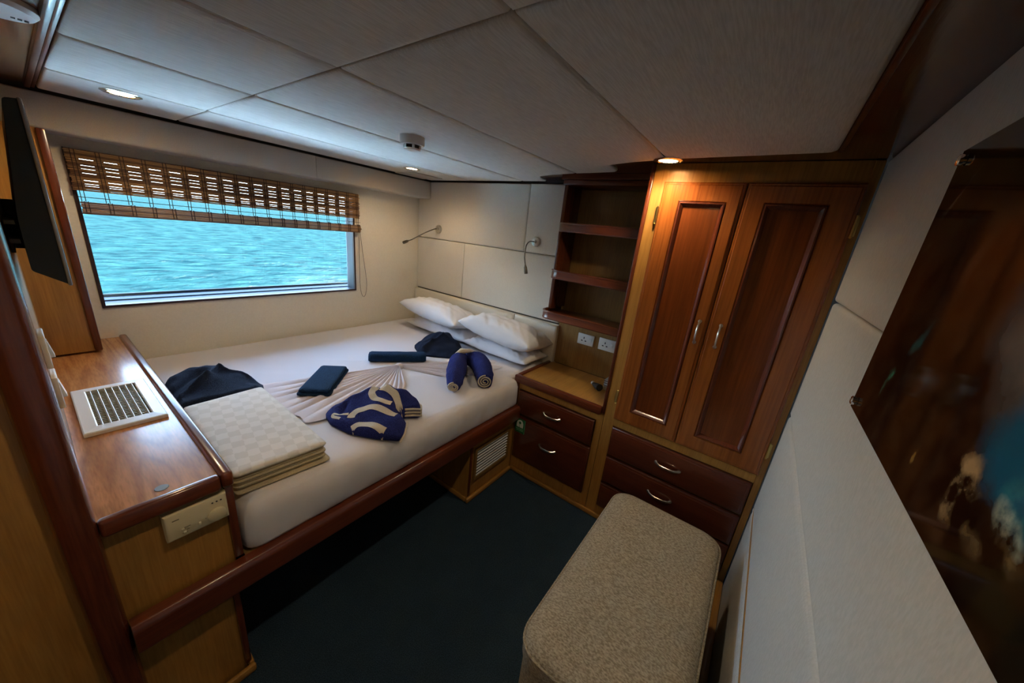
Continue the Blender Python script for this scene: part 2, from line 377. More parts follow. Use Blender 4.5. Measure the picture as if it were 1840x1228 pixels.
rights = [
    [(1.565, -.07, .03), (1.600, .4505, 0)],
    [(1.607, .4555, 0), (1.640, .60, .0), (1.687, .728, .02), (1.842, .742, .03), (1.868, .90, 0), (1.879, .9975, 0)],
    [(1.880, 1.0025, 0), (1.915, 1.16, 0), (1.965, 1.285, .03), (2.045, 1.335, .03), (2.134, 1.345, 0), (2.134, 1.5365, 0)],
    [(2.134, 1.5415, 0), (2.134, 2.0285, 0)], [(2.134, 2.0315, 0), (2.134, 2.484, 0)]]
for (y0, y1), rt in zip(rows, rights):
    for k in range(2):
        if k == 0: poly = [(.141, y0), (.5475, y0), (.5475, y1), (.141, y1)]
        else: poly = [(.5525, y0, 0)] + rt + [(.5525, y1, 0)]
        mb = MB(); soft = .035 if y1 < 1.6 else (.02 if y1 < 2.1 else .008)
        pad(mb, poly, TZ, ZW, ZC, soft)
        obj('ceiling_panel', mb, 'ceil_fab', ceil, smooth=1.2)

# window wall with a real opening
wx0, wx1, wz0, wz1 = .176, 1.535, .966, 1.70
mb = MB()
for x0, x1, z0, z1 in ((-.2, wx0, 0, 1.95), (wx1, 2.25, 0, 1.95), (wx0, wx1, 0, wz0), (wx0, wx1, wz1, 1.95)):
    mb.box(x0, x1, YW, YW + .11, z0, z1)
struct(obj('wall_far', mb, 'wall_window', smooth=0), 'cream wall around the wide window')
# head wall
wh = struct(obj('wall_head', MB().box(XH + .02, 2.3, .3, 2.8, 0, 1.95), 'gap', smooth=0))
def wall_pads(parent, name, rects, to3, back, front, mat, soft=.012):
    for a0, a1, b0, b1 in rects:
        mb = MB(); pad(mb, rect(a0, a1, b0, b1), to3, back, front, soft); obj(name, mb, mat, parent, smooth=1.2)
wall_pads(wh, 'wall_panel', [(1.474, 2.653, 1.4225, 1.88), (1.108, 1.4715, 1.4225, 1.88), (2.066, 2.653, .966, 1.4195), (1.108, 2.0635, .966, 1.4195)], TX, XH + .02, XH, 'wall_fab')
wall_pads(wh, 'headboard_panel', [(1.4805, 2.653, .60, .957), (1.095, 1.4775, .60, .957)], TX, XH + .02, XH - .028, 'wall_fab', .02)
# right wall (with the picture)
wr = struct(obj('wall_right', MB().box(-1.6, 2.3, YR - .2, YR - .02, 0, 1.95), 'gap', smooth=0))
wall_pads(wr, 'wall_panel', [(-.60, 1.712, 1.432, 1.90), (-1.5, -.605, 1.432, 1.90), (-.60, 1.712, .965, 1.428), (-1.5, -.605, .965, 1.428), (-.6, 1.712, .50, .961), (-.6, 1.712, .0, .482)], TY, YR - .02, YR, 'wall_white', .022)
obj('reflection_strip', MB().box(-.6, 1.712, YR - .02, YR - .002, .484, .498, .003), 'oak_x', wr)  # gold wood tone stands in for a warm reflection along the panel edge
struct(obj('baseboard_right', MB().box(1.02, 1.708, YR + .001, YR + .03, 0, .05, .006), 'oak_x'))
# left wall, post, rear
wl = struct(obj('wall_left', MB().box(XL - .10, XL, 1.13, 2.66, 0, 1.95), 'oak_z', smooth=0))
wp = struct(obj('wall_passage', MB().box(-1.6, -.074, 1.10, 1.20, 0, 1.95), 'oak_z', smooth=0))
obj('edge_trim', MB().box(-.42, -.30, 1.088, 1.10, 0, 1.9, .004), 'mah_dark_z', wp)
struct(obj('wall_rear', MB().box(-1.6, -1.45, -.5, 1.2, 0, 1.95), 'oak_z', smooth=0))
post = MB(); pl = smooth_poly([(-.078, 1.165), (-.078, 1.062, .035), (-.019, 1.062, .035), (-.019, 1.165)], 0, 8)
post.prism(pl, TZ, 0, ZW)
struct(obj('trim_1', post, 'mah_dark_z', smooth=.9), 'rounded dark mahogany corner post by the sideboard')
# soffit over the window
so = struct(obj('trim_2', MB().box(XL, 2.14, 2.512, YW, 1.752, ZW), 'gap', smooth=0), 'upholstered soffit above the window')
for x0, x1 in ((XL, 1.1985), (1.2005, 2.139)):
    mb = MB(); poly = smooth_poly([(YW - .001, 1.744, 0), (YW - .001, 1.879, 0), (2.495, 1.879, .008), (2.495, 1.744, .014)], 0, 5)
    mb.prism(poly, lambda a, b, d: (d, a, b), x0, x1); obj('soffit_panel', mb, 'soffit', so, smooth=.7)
# box column in the far left corner
bx = struct(obj('trim_3', MB().box(XL, .108, 2.43, YW - .001, .818, 1.742), 'oak_z', smooth=0), 'narrow oak boxing left of the window')
obj('edge_trim', MB().box(.106, .131, 2.418, YW - .001, .818, 1.742, .005), 'mah_dark_z', bx)
# oak strips round the floor
def kick(name, x0, x1, y0, y1, mat): struct(obj(name, MB().box(x0, x1, y0, y1, 0, .032, .008), mat))
kick('baseboard_cabinet', XF - .016, XF, -.175, 1.086, 'oak_y')
kick('baseboard_bed', 1.266, XF - .018, 1.07, 1.089, 'oak_x')
kick('baseboard_return', 1.266, 1.283, 1.091, 1.88, 'oak_y')
struct(obj('baseboard_left', MB().box(.198, .214, 1.09, 1.9, 0, .032, .008).box(-.018, .214, 1.072, 1.09, 0, .032, .008), 'oak_y'))

# window_1
wi = bpy.data.objects.new('window_1', None); C.objects.link(wi); wi.location = ((wx0 + wx1) / 2, YW, wz0)
struct(wi, 'wide cabin window onto the turquoise sea')
def frame_ring(x0, x1, z0, z1, wdt, y0, y1):
    m = MB(); m.loops([[(x0, y, z0), (x1, y, z0), (x1, y, z1), (x0, y, z1)] for y in (y0, y1)], False, False)
    a, b, c, d = x0 + wdt, x1 - wdt, z0 + wdt, z1 - wdt
    m.loops([[(a, y, c), (b, y, c), (b, y, d), (a, y, d)] for y in (y0, y1)], False, False)
    for y in (y0, y1): m.loops([[(x0, y, z0), (x1, y, z0), (x1, y, z1), (x0, y, z1)], [(a, y, c), (b, y, c), (b, y, d), (a, y, d)]], False, False)
    return m
obj('window_frame', frame_ring(wx0, wx1, wz0, wz1, .013, YW - .006, YW + .012), 'win_frame', wi, smooth=0)
obj('window_jamb', frame_ring(wx0 + .002, wx1 - .002, wz0 + .002, wz1 - .002, .008, YW + .012, YW + .108), 'jamb', wi, smooth=0)
obj('pane', MB().box(wx0 + .009, wx1 - .009, YW + .095, YW + .099, wz0 + .009, wz1 - .009), 'glass', wi, smooth=0)

# ------------------------------------------------------------------ outside: hull ledge and sea
tag(obj('hull_ledge', MB().box(-1.5, 3.5, YW + .112, YW + .20, .60, .985, .01).box(-1.5, 3.5, YW + .185, YW + .2, .985, 1.0, .004), 'hull'), 'white boat ledge just outside the window', 'ledge')
tag(obj('bounce_deck', MB().box(-1.5, 4.5, YW + .201, YW + .95, .60, .66, .01), 'deck'), 'unseen pale slab added outside below the sill to bounce sunlight in', 'deck')  # unseen reflector, added to throw sunlight up onto the ceiling
NX, NY = 260, 300
def sea_pt(u, v):
    y = 3.4 + 3.0 * (math.exp(v * 5.6) - 1) * .5
    x = (u - .5) * (30 + 2.6 * y) + .45 * y
    f = max(0.0, 1 - y / 260)
    h = .10 * nz(x * .35, y * .6, 1.7) + .06 * nz(x * .9, y * 1.5, 4.1) + (.025 * nz(x * 2.2, y * 3.4, 9) if y < 60 else 0)
    return (x, y, -1.0 + h * (.3 + .7 * f))
sea = obj('sea', MB().grid(NX, NY, sea_pt), 'sea', smooth=3)
sea['label'] = 'turquoise rippled sea seen through the window'; sea['category'] = 'sea'; sea['kind'] = 'stuff'

# ------------------------------------------------------------------ wardrobe
def bow_handle(cx, cy, cz, half, vertical, out=.026, r=.0042, wide=1.7):
    path = []
    for k in range(13):
        u = -1 + 2 * k / 12; d = out * (1 - abs(u) ** 3.2) + .002
        path.append((cx - d, cy, cz + u * half) if vertical else (cx - d, cy + u * half, cz))
    m = MB().tube(path, [r * (1.5 if k in (0, 12) else 1.0) for k in range(13)], 8, 1.6)
    for sg in (-1, 1):
        p = (cx, cy, cz + sg * half) if vertical else (cx, cy + sg * half, cz)
        m.lathe([(.0075, 0), (.0075, .004), (.004, .006)], p, 'x', 14, -1)
    return m
wd = thing('wardrobe', (1.92, .16, 0), 'tall oak framed wardrobe with two panelled mahogany doors, against the picture wall', 'wardrobe')
XB = XF + .02   # carcass set behind the frame
wc = MB().box(XB, XH + .018, -.209, .536, .0, ZW - .001)
obj('carcass', wc, 'oak_back', wd, smooth=0)
ff = MB()
ff.box(XF, XB, -.209, -.183, .0, ZW - .002, .002).box(XF, XB, .464, .522, .0, ZW - .002, .002)
ff.box(XF, XB, -.183, .464, 1.818, ZW - .002).box(XF, XB, -.183, .464, .612, .668).box(XF, XB, -.183, .464, .0, .088)
obj('face_frame', ff, 'oak_z', wd, smooth=0)
obj('edge_trim', MB().box(XF - .006, XB, .522, .540, .66, ZW - .002, .006), 'mah_dark_z', wd)
def door(y0, y1, z0, z1, p0, p1, q0, q1, hy):
    def L(a, b, c, d, x): return [(x, a, c), (x, b, c), (x, b, d), (x, a, d)]
    xf = XF - .020
    lp = [L(y0, y1, z0, z1, XF - .001), L(y0, y1, z0, z1, xf + .008), L(y0 + .004, y1 - .004, z0 + .004, z1 - .004, xf + .004), L(y0 + .010, y1 - .010, z0 + .010, z1 - .010, xf + .004), L(y0 + .013, y1 - .013, z0 + .013, z1 - .013, xf),
          L(p0 - .018, p1 + .018, q0 - .018, q1 + .018, xf), L(p0 - .015, p1 + .015, q0 - .015, q1 + .015, xf + .004)]
    d = obj('door', MB().loops(lp, True, False), 'mah_z', wd, smooth=.5)
    i = lambda e: L(p0 + e, p1 - e, q0 + e, q1 - e, 0)
    def LL(e, x): return [(x, *v[1:]) for v in i(e)]
    obj('moulding', MB().loops([LL(-.015, xf + .004), LL(-.012, xf - .002), LL(-.007, xf - .003), LL(-.001, xf + .003), LL(.004, xf + .010), LL(.006, xf + .014)], False, False), 'mah_dark_z', d, smooth=.9)
    obj('panel', MB().box(xf + .012, xf + .016, p0 + .001, p1 - .001, q0 + .001, q1 - .001), 'mah_panel', d, smooth=0)
    obj('handle', bow_handle(xf, hy, 1.217, .048, True), 'nickel', d)
    return d
dl = door(.158, .468, .660, 1.826, .228, .376, .745, 1.735, .190)
dr = door(-.186, .155, .660, 1.826, -.088, .070, .748, 1.738, .108)
def hinge(d, y, z):
    m = MB().tube([(XF - .012, y, z - .036), (XF - .012, y, z + .036)], .0045, 8)
    for k in (-.036, .036): m.lathe([(0, -.004), (.006, 0), (0, .004)], (XF - .012, y, z + k), 'z', 10)
    m.box(XF - .010, XF - .006, min(y, y + (.009 if y > 0 else -.009)), max(y, y + (.009 if y > 0 else -.009)), z - .032, z + .032, .001)
    obj('hinge', m, 'brass', d)
for z in (1.69, .785): hinge(dl, .474, z); hinge(dr, -.189, z)
def drawer(parent, y0, y1, z0, z1, handle=True, hy=None):
    def L(e, x): return [(x, y0 + e, z0 + e), (x, y1 - e, z0 + e), (x, y1 - e, z1 - e), (x, y0 + e, z1 - e)]
    d = obj('drawer', MB().loops([L(.004, XF + .012), L(0, XF - .004), L(.001, XF - .010), L(.004, XF - .014), L(.008, XF - .016), L(.012, XF - .016), L(.015, XF - .019), L(.018, XF - .020)]), 'mah_drawer', parent, smooth=.9)
    if handle: obj('handle', bow_handle(XF - .020, hy if hy is not None else (y0 + y1) / 2, (z0 + z1) / 2, .056, False), 'nickel', d)
    return d
for z0, z1 in ((.438, .610), (.262, .425), (.092, .249)): drawer(wd, -.180, .462, z0, z1, True, .157)

# bedside cabinet
bc = thing('bedside_cabinet', (1.92, .83, 0), 'low oak bedside cabinet with two dark drawers between bed and wardrobe', 'cabinet')
obj('carcass', MB().box(XB, XH - .002, .541, 1.115, 0, .648), 'oak_back', bc, smooth=0)
ff = MB().box(XF, XB, .524, .560, 0, .648).box(XF, XB, 1.084, 1.118, 0, .648).box(XF, XB, .560, 1.084, .606, .648).box(XF, XB, .560, 1.084, 0, .108)
obj('face_frame', ff, 'oak_z', bc, smooth=0)
obj('edge_trim', MB().box(XF - .005, XB, 1.090, 1.119, .49, .648, .005), 'mah_dark_z', bc)
obj('top', MB().box(XF + .012, XH - .002, .542, 1.105, .648, .682), 'oak_x', bc, smooth=0)
obj('rim', MB().box(XF - .016, XF + .014, .541, 1.126, .646, .694, .007).box(XF + .014, XH - .031, 1.100, 1.126, .650, .694, .007), 'mah_y', bc)
drawer(bc, .566, 1.082, .440, .600)
dd = drawer(bc, .560, 1.082, .112, .424, False)
obj('handle', bow_handle(XF - .020, .822, .296, .056, False), 'nickel', dd)
# life jacket sign on lower drawer
sg = thing('safety_sign', (XF - .021, 1.036, .312), 'small green safety sign with white life jacket symbol on the lower bedside drawer', 'sign')
obj('plate', MB().box(XF - .0225, XF - .0205, .998, 1.074, .312, .412, .0008), 'green', sg)
jk = smooth_poly([(1.062, .352), (1.062, .386, .012), (1.036 + .012, .404, .01), (1.036 - .012, .404, .01), (1.012, .386, .012), (1.012, .352)], 0, 4)
m_ = MB().prism(jk, TX, XF - .0235, XF - .0226); obj('life_jacket_symbol', m_, 'sign_white', sg, smooth=0)
obj('neck_opening', MB().lathe([(.0085, 0), (.0085, .001)], (XF - .0236, 1.037, .385), 'x', 16, -1).box(XF - .0244, XF - .0236, 1.0365, 1.0385, .352, .38), 'green', sg)
obj('printed_lines', MB().box(XF - .0232, XF - .0226, 1.008, 1.066, .338, .343).box(XF - .0232, XF - .0226, 1.008, 1.060, .328, .332).box(XF - .0232, XF - .0226, .9995, 1.0015, .314, .41), 'sign_line', sg, smooth=0)

# open shelves
sh = thing('shelf_unit', (2.03, .81, .9), 'open dark wood shelf unit with three railed shelves above the bedside cabinet', 'shelf')
obj('back_panel', MB().box(XH + .004, XH + .0195, .541, 1.100, .683, 1.875), 'oak_back', sh, smooth=0)
obj('side_panel', MB().box(1.962, XH + .004, 1.080, 1.104, 1.10, 1.872, .004), 'mah_dark_z', sh)
obj('side_panel', MB().box(1.962, XH + .004, .541, .552, 1.10, 1.872, .002), 'mah_dark_z', sh)
obj('cornice', MB().box(1.945, XH + .004, .541, 1.108, 1.845, 1.872, .006).box(1.93, XH + .004, .541, 1.112, 1.872, ZW - .001), 'mah_y', sh)
for x0, z0, z1 in ((1.925, 1.583, 1.636), (1.905, 1.302, 1.356), (1.862, 1.054, 1.105)):
    yl = 1.112
    pth = [(x0, .542)] + [(x0 + .075 - .075 * math.cos(a), yl - .075 + .075 * math.sin(a)) for a in [PI / 2 * k / 10 for k in range(11)]] + [(XH - .005, yl)]
    inn = [(x0 + .012, .542)] + [(x0 + .075 - .063 * math.cos(a), yl - .075 + .063 * math.sin(a)) for a in [PI / 2 * k / 10 for k in range(11)]] + [(XH - .005, yl - .012)]
    sb = obj('shelf', MB().prism(inn + [(XH + .003, yl - .012), (XH + .003, .542)], TZ, z0 + .006, z0 + .020), 'mah_y', sh, smooth=.5)
    m_ = MB(); n = len(pth); vs = []
    prof = [(1, z0), (1, z1 - .008), (.0, z1 - .006), (-.25, z1 - .002), (.1, z1), (.9, z1), (1.25, z1 - .002), (1.0, z1 - .006)]
    lo = []
    for i in range(n):
        o_ = Vector(pth[i]); q_ = Vector(inn[i]); dv = o_ - q_
        lo.append([(*(q_ + dv * f), z) for f, z in ((0, z0), (1, z0), (1.15, z0 + .006), (1, z0 + .010), (1, z1 - .010), (1.25, z1 - .006), (1.2, z1 - .001), (.9, z1), (.1, z1), (0, z1 - .004))])
    m_.loops(lo); obj('rail', m_, 'mah_y', sb, smooth=.6)
# sockets
def socket(y0, y1, z0, z1, label):
    t_ = thing('wall_socket', (XH + .004, (y0 + y1) / 2, z0), label, 'socket', 'sockets over the bedside cabinet')
    obj('plate', MB().box(XH - .006, XH + .0035, y0, y1, z0, z1, .003), 'white_pl', t_)
    cy, cz = (y0 + y1) / 2 + .012, (z0 + z1) / 2
    obj('socket_hole', MB().box(XH - .0068, XH - .0055, cy - .003, cy + .003, cz + .004, cz + .017).box(XH - .0068, XH - .0055, cy + .008, cy + .019, cz - .013, cz - .006).box(XH - .0068, XH - .0055, cy - .019, cy - .008, cz - .013, cz - .006), 'dark', t_, smooth=0)
    obj('switch', MB().box(XH - .009, XH - .0055, y0 + .014, y0 + .030, cz - .010, cz + .014, .002), 'white_pl', t_)
socket(.822, .938, .872, .946, 'white wall socket nearer the bed, under the lowest shelf')
socket(.672, .786, .872, .952, 'white wall socket nearer the wardrobe, under the lowest shelf')
# small things on the bedside top
hb = thing('handheld_device', (1.93, .66, .683), 'small black device lying on the bedside top beside the wardrobe', 'device')
m_ = MB().tube([(1.955, .700, .700), (1.930, .672, .706), (1.905, .642, .711)], [.012, .018, .022], 14); obj('body', m_, 'dark', hb)
obj('nozzle', MB().tube([(1.957, .703, .702), (1.966, .713, .702)], [.0115, .012], 14), 'grey_pl', hb)
bx_ = thing('small_box', (1.97, .60, .683), 'small grey striped box half hidden behind the wardrobe edge', 'box')
bxm = MB().box(1.955, 2.060, .552, .640, .6835, .752, .004); obj('carton', bxm, 'grey_pl', bx_)
for k in range(3): obj('stripe', MB().box(1.954, 1.9552, .553, .639, .715 + k * .014, .720 + k * .014), 'thread', bx_, smooth=0)

# ------------------------------------------------------------------ bed
bb = thing('bunk_base', (1.1, 1.85, 0), 'built-in wooden bed base with a long mahogany front rail', 'bed')
prof = smooth_poly([(1.091, .402), (1.052, .402, .006), (1.050, .478, .012), (1.060, .494, .006), (1.091, .494)], 0, 4)
obj('rail', MB().prism(prof, TX, -.017, XF - .018), 'mah_x', bb, smooth=.6)
obj('platform', MB().box(.236, XF - .002, 1.093, 2.652, .440, .488).box(XF - .002, XH - .03, 1.128, 2.652, .440, .488), 'oak_back', bb, smooth=0)
obj('back_board', MB().box(.216, 1.282, 1.90, 1.92, 0, .440), 'dark', bb, smooth=0)
vb = obj('vent_box', MB().box(1.284, XF - .002, 1.0905, 1.90, 0, .440), 'oak_z', bb, smooth=0)
obj('edge_trim', MB().box(1.2835, 1.300, 1.083, 1.0905, .032, .400, .003), 'mah_dark_z', vb)
gl = [(1.315, 1.655, .135, .335)]
g_ = frame_ring(1.318, 1.650, .130, .345, .018, 1.079, 1.0905); obj('grille_frame', g_, 'oak_back', vb, smooth=0)
obj('grille_backing', MB().box(1.335, 1.634, 1.0895, 1.0904, .146, .330), 'dark', vb, smooth=0)
me0 = None
for k in range(9):
    z = .155 + k * .0205
    m_ = MB(); m_.loops([[(x, 1.0815, z - .0035), (x, 1.0885, z + .001), (x, 1.0885, z + .003), (x, 1.0815, z + .0015)] for x in (1.336, 1.633)])
    obj('slat', m_, 'white_met', vb, smooth=0)

# mattress with fitted sheet
mt = MB(); x0, x1, y0, y1, z0, z1 = .238, 2.108, 1.082, 2.650, .4955, .676
U = 90; V = 80
def soft_top(x, y):
    e = min(y - y0, .5); s_ = .0
    return z1 - .010 * math.exp(-((x - .95) / .5) ** 2 - ((y - 1.15) / .25) ** 2) + .003 * nz(x, y, .3, 5) + .0022 * nz(x * 1.0, y * 3, 2.3, 6)
base0 = rinset([(x0, y0, .06), (1.700, y0, .03), (1.703, 1.131, 0), (x1, 1.131, .02), (x1, y1, .03), (x0, y1, .03)], 0, 0, 6)
def ring(e_in, z, wob, flat=False):
    """closed outline with rounded corners, inset by e_in"""
    poly = rinset([(x0, y0, .06), (1.700, y0, .03), (1.703, 1.131, 0), (x1, 1.131, .02), (x1, y1, .03), (x0, y1, .03)], e_in, 0, 6)
    dense = []
    for i in range(len(poly)):
        a = Vector(poly[i]); b = Vector(poly[(i + 1) % len(poly)]); n = max(1, round((Vector(base0[i]) - Vector(base0[(i + 1) % len(base0)])).length / .02))
        for k in range(n): dense.append(tuple(a + (b - a) * k / n))
    P_ = dense; out = []
    for a, b in P_:
        wr_ = wob * (nz(a * 14, b * 14, z * 2.0) + .8 * nz(a * 33, b * 33, z * 3)) * .0065
        zz = z if flat else z + (soft_top(a, b) - z1) * min(1, max(0, (z - z0) / (z1 - z0)))
        out.append((a, b - wr_ - .022 * math.sin(max(0, min(1, (a - x0) / (1.70 - x0))) * PI) * min(1, (z - z0) / .10) if b < 1.125 else b, zz))
    return out
lo = [ring(0.004, z0 + .002, .0, True), ring(0, z0 + .012, 1.0), ring(0.0, z0 + .05, 1.2), ring(0.001, z0 + .09, 1.2), ring(.002, z0 + .125, .9), ring(.006, z1 - .038, .6), ring(.014, z1 - .018, .3), ring(.026, z1 - .006, .1), ring(.044, z1, 0)]
mt.loops(lo, True, True)
mattress = tag(obj('mattress', mt, 'sheet', smooth=3), 'thick mattress in a white fitted sheet filling the built-in bed', 'mattress')
def bed_z(x, y): return z1 + .001

# pillows
def pillow(name, c, yaw, tilt, a, b, h, label, seed, roll=0.0, mat='pillow'):
    """a: half length (local u), b: half depth (local v), h: half thickness"""
    mb = MB(); nu, nv = 56, 36
    rot = Matrix.Rotation(yaw, 3, 'Z') @ Matrix.Rotation(tilt, 3, 'X') @ Matrix.Rotation(roll, 3, 'Y')
    def shape(u, v, sgn):
        U_, V_ = 2 * u - 1, 2 * v - 1
        px = a * U_ * (1 - .10 * (1 - U_ * U_) * 0 - .055 * (1 - V_ * V_) * abs(U_) ** 3) ; py = b * V_ * (1 - .075 * (1 - U_ * U_) * abs(V_) ** 3)
        # corners stay out, sides pull in a little
        t = (max(0, 1 - abs(U_) ** 3.0) ** .50) * (max(0, 1 - abs(V_) ** 2.8) ** .46)
        zz = h * t * sgn
        wr_ = .009 * nz(U_ * 1.3 + seed, V_ * 3.5, seed * 2.1) * t + .020 * nz(U_ * 7 + 4 * V_ + seed, V_ * 1.2, seed) * min(1, t * 1.4) * (1 - .6 * t)
        if sgn < 0: zz *= .8
        return Vector((px, py, zz + wr_ * (1 if sgn > 0 else .4)))
    for sgn in (1, -1):
        mb.grid(nu, nv, lambda u, v: rot @ shape(u, v, sgn) + Vector(c))
    bmx = bmesh.new(); vl = [bmx.verts.new(p) for p in mb.v]
    for f in mb.f: bmx.faces.new([vl[i] for i in f])
    bmesh.ops.remove_doubles(bmx, verts=bmx.verts[:], dist=.0006)
    o2 = MB().bm(bmx); bmx.free()
    return tag(obj(name, o2, mat, smooth=3), label, 'pillow', 'white bed pillows')
pillow('pillow', (1.968, 2.055, .727), PI / 2, 0.0, .355, .138, .052, 'white pillow lying flat, bottom of the pair nearest the window wall', 1.2)
pillow('pillow', (1.945, 2.090, .850), PI / 2 - .06, .10, .362, .165, .088, 'plump white pillow on top of the pair nearest the window wall', 4.7, -.04)
pillow('pillow', (1.962, 1.425, .727), PI / 2 - .03, 0.0, .300, .142, .052, 'white pillow lying flat, bottom of the pair beside the bedside cabinet', 7.9)
pillow('pillow', (1.940, 1.412, .858), PI / 2 + .03, .10, .312, .168, .096, 'plump white pillow on top of the pair beside the bedside cabinet', 11.3, -.07)

# soft piles described by an outline and a height function
def mound_mesh(outline, hf, rings=14, dens=.012, z=None, edge=.45, lift=.0012):
    zb = (z if z is not None else z1) + lift
    poly = smooth_poly(outline, .015, 4); dense = []
    for i in range(len(poly)):
        a = Vector(poly[i]); b = Vector(poly[(i + 1) % len(poly)]); n = max(1, int((b - a).length / dens))
        for k in range(n): dense.append(a + (b - a) * k / n)
    cx = sum(p.x for p in dense) / len(dense); cy = sum(p.y for p in dense) / len(dense); c = Vector((cx, cy))
    lo = [[(p.x, p.y, zb) for p in dense]]
    for r in range(rings):
        f = 1 - (r / rings) ** 1.15 if r else 1.0
        row = []
        for p in dense:
            q = c + (p - c) * f; d = 1 - f
            e = min(1, (d + .03) / .16) ** edge
            row.append((q.x, q.y, zb + .002 + hf(q.x, q.y) * e))
        lo.append(row)
    m = MB(); m.loops(lo, True, False)
    n = len(dense); b0 = len(m.v) - n; m.v.append((c.x, c.y, zb + .002 + hf(c.x, c.y))); k = len(m.v) - 1
    for i in range(n): m.f.append((b0 + i, b0 + (i + 1) % n, k))
    return m
def ridge(x, y, ax, ay, bx, by, w_):
    a = Vector((ax, ay)); b = Vector((bx, by)); p = Vector((x, y)); d = b - a; t = max(0, min(1, (p - a).dot(d) / d.length_squared))
    return math.exp(-((p - a - d * t).length / w_) ** 2)

# folded bedspread
bs = thing('bedspread', (.39, 1.44, z1), 'folded cream basket-weave bedspread on the bed beside the sideboard', 'bedspread')
def sp_poly(g): return [(.248, 1.150 - g, .02), (.520 + g, 1.128 - g, .02), (.528 + g, 1.740 + g * .3, .02), (.252, 1.725 + g * .3, .02)]
for k in range(7):
    zb = z1 + .0015 + k * .0094; e = .004 * nz(k * 1.7, .3, 0) - (.004 if k % 2 else 0) + (.010 if k == 0 else 0)
    P_ = sp_poly(e); m_ = MB()
    m_.loops([[(a, b, zb + dz + .0015 * nz(a * 9, b * 9, k)) for a, b in rinset(P_, i)] for i, dz in ((.004, 0.0003), (0, .003), (0, .0062), (.004, .0090))])
    obj('fold', m_, 'weave_side', bs, smooth=.8)
zb = z1 + .0015 + 7 * .0094 + .0005; P_ = sp_poly(.003); m_ = MB()
m_.loops([[(a, b, zb + dz + .002 * nz(a * 7, b * 7, 3)) for a, b in rinset(P_, i)] for i, dz in ((.003, -.004), (-.001, .002), (.003, .007), (.012, .010), (.03, .0115))])
obj('top_layer', m_, 'weave', bs, smooth=3)

def field(pts, p=2.6, floor=.008):
    def h(x, y):
        sw = sv = 0
        for a, b, c in pts:
            w_ = 1 / ((x - a) ** 2 + (y - b) ** 2 + .0004) ** (p / 2); sw += w_; sv += w_ * c
        return max(floor, sv / sw)
    return h
# navy towel heaped behind the bedspread
fn_ = field([(.263, 2.017, .066), (.31, 2.04, .092), (.358, 2.049, .113), (.402, 2.011, .122), (.44, 2.011, .112), (.492, 1.93, .082), (.548, 1.908, .042), (.566, 1.895, .012), (.388, 1.927, .108), (.271, 1.863, .055), (.42, 1.80, .06), (.50, 1.82, .05), (.42, 2.12, .06), (.50, 2.04, .05), (.34, 2.16, .04), (.27, 2.12, .04)])
def hnavy(x, y):
    return fn_(x, y) + .012 * ridge(x, y, .271, 1.863, .388, 1.937, .014) + .012 * ridge(x, y, .388, 1.937, .455, 2.0, .014) - .014 * ridge(x, y, .27, 1.93, .37, 1.985, .022) + .010 * ridge(x, y, .45, 2.0, .56, 1.93, .010) + .004 * nz(x, y, 0, 16)
tag(obj('navy_towel', mound_mesh([(.252, 1.762), (.42, 1.768), (.555, 1.790), (.582, 1.885), (.545, 2.02), (.50, 2.12), (.40, 2.18), (.300, 2.17), (.256, 2.06)], hnavy, 22, edge=.4), 'navy', smooth=3), 'crumpled navy towel heaped between the bedspread and the sideboard', 'towel')

# folded small navy towel
def slab(name, corners, th, mat, label, layers=3, cat='towel'):
    t_ = thing(name, (*[sum(c[i] for c in corners) / len(corners) for i in (0, 1)], z1), label, cat)
    for k in range(layers):
        zb = z1 + .013 + k * th / layers; g = (.004 if k == 1 else 0) + .002 * k; hh = th / layers - .0006; P_ = [(*c, .02) for c in inset(corners, g)]
        f_ = [(.006, 0), (.0, hh * .3), (0, hh * .65), (.006, hh)] if k < layers - 1 else [(.006, 0), (0, hh * .3), (.003, hh * .75), (.012, hh), (.03, hh * 1.08)]
        m_ = MB().loops([[(a, b, zb + d + .0015 * nz(a * 20, b * 20, k)) for a, b in rinset(P_, i)] for i, d in f_])
        obj('fold', m_, mat, t_, smooth=3)
    return t_
slab('folded_towel', [(.640, 1.668), (.752, 1.560), (.985, 1.800), (.875, 1.905)], .034, 'teal_navy', 'small flat folded blue towel on the bed nearest the bedspread', 2)
# rolled-flat navy towel
rt = thing('rolled_towel', (1.31, 1.775, z1), 'long narrow rolled navy towel in the middle of the bed', 'towel')
a_ = Vector((1.165, 1.890)); b_ = Vector((1.440, 1.672)); d_ = (b_ - a_).normalized(); n_ = Vector((-d_.y, d_.x))
lo = []
for k in range(25):
    u = k / 24; c_ = a_ + (b_ - a_) * u; wv = 1 - .10 * math.sin(u * 7) ** 2; e = 1 if 0 < k < 24 else .82; row = []
    for j in range(20):
        an = 2 * PI * j / 20; cx = math.copysign(abs(math.cos(an)) ** .75, math.cos(an)) * .046 * e * wv; cz = math.copysign(abs(math.sin(an)) ** .8, math.sin(an)) * .029 * e
        if cz > 0: cz += -.007 * math.exp(-((cx - .006 + .006 * math.sin(u * 5)) / .008) ** 2)
        q = c_ + n_ * cx; row.append((q.x, q.y, z1 + .031 + cz + .0015 * nz(u * 9, an * 2, 2)))
    lo.append(row)
obj('roll', MB().loops(lo), 'teal_navy', rt, smooth=3)
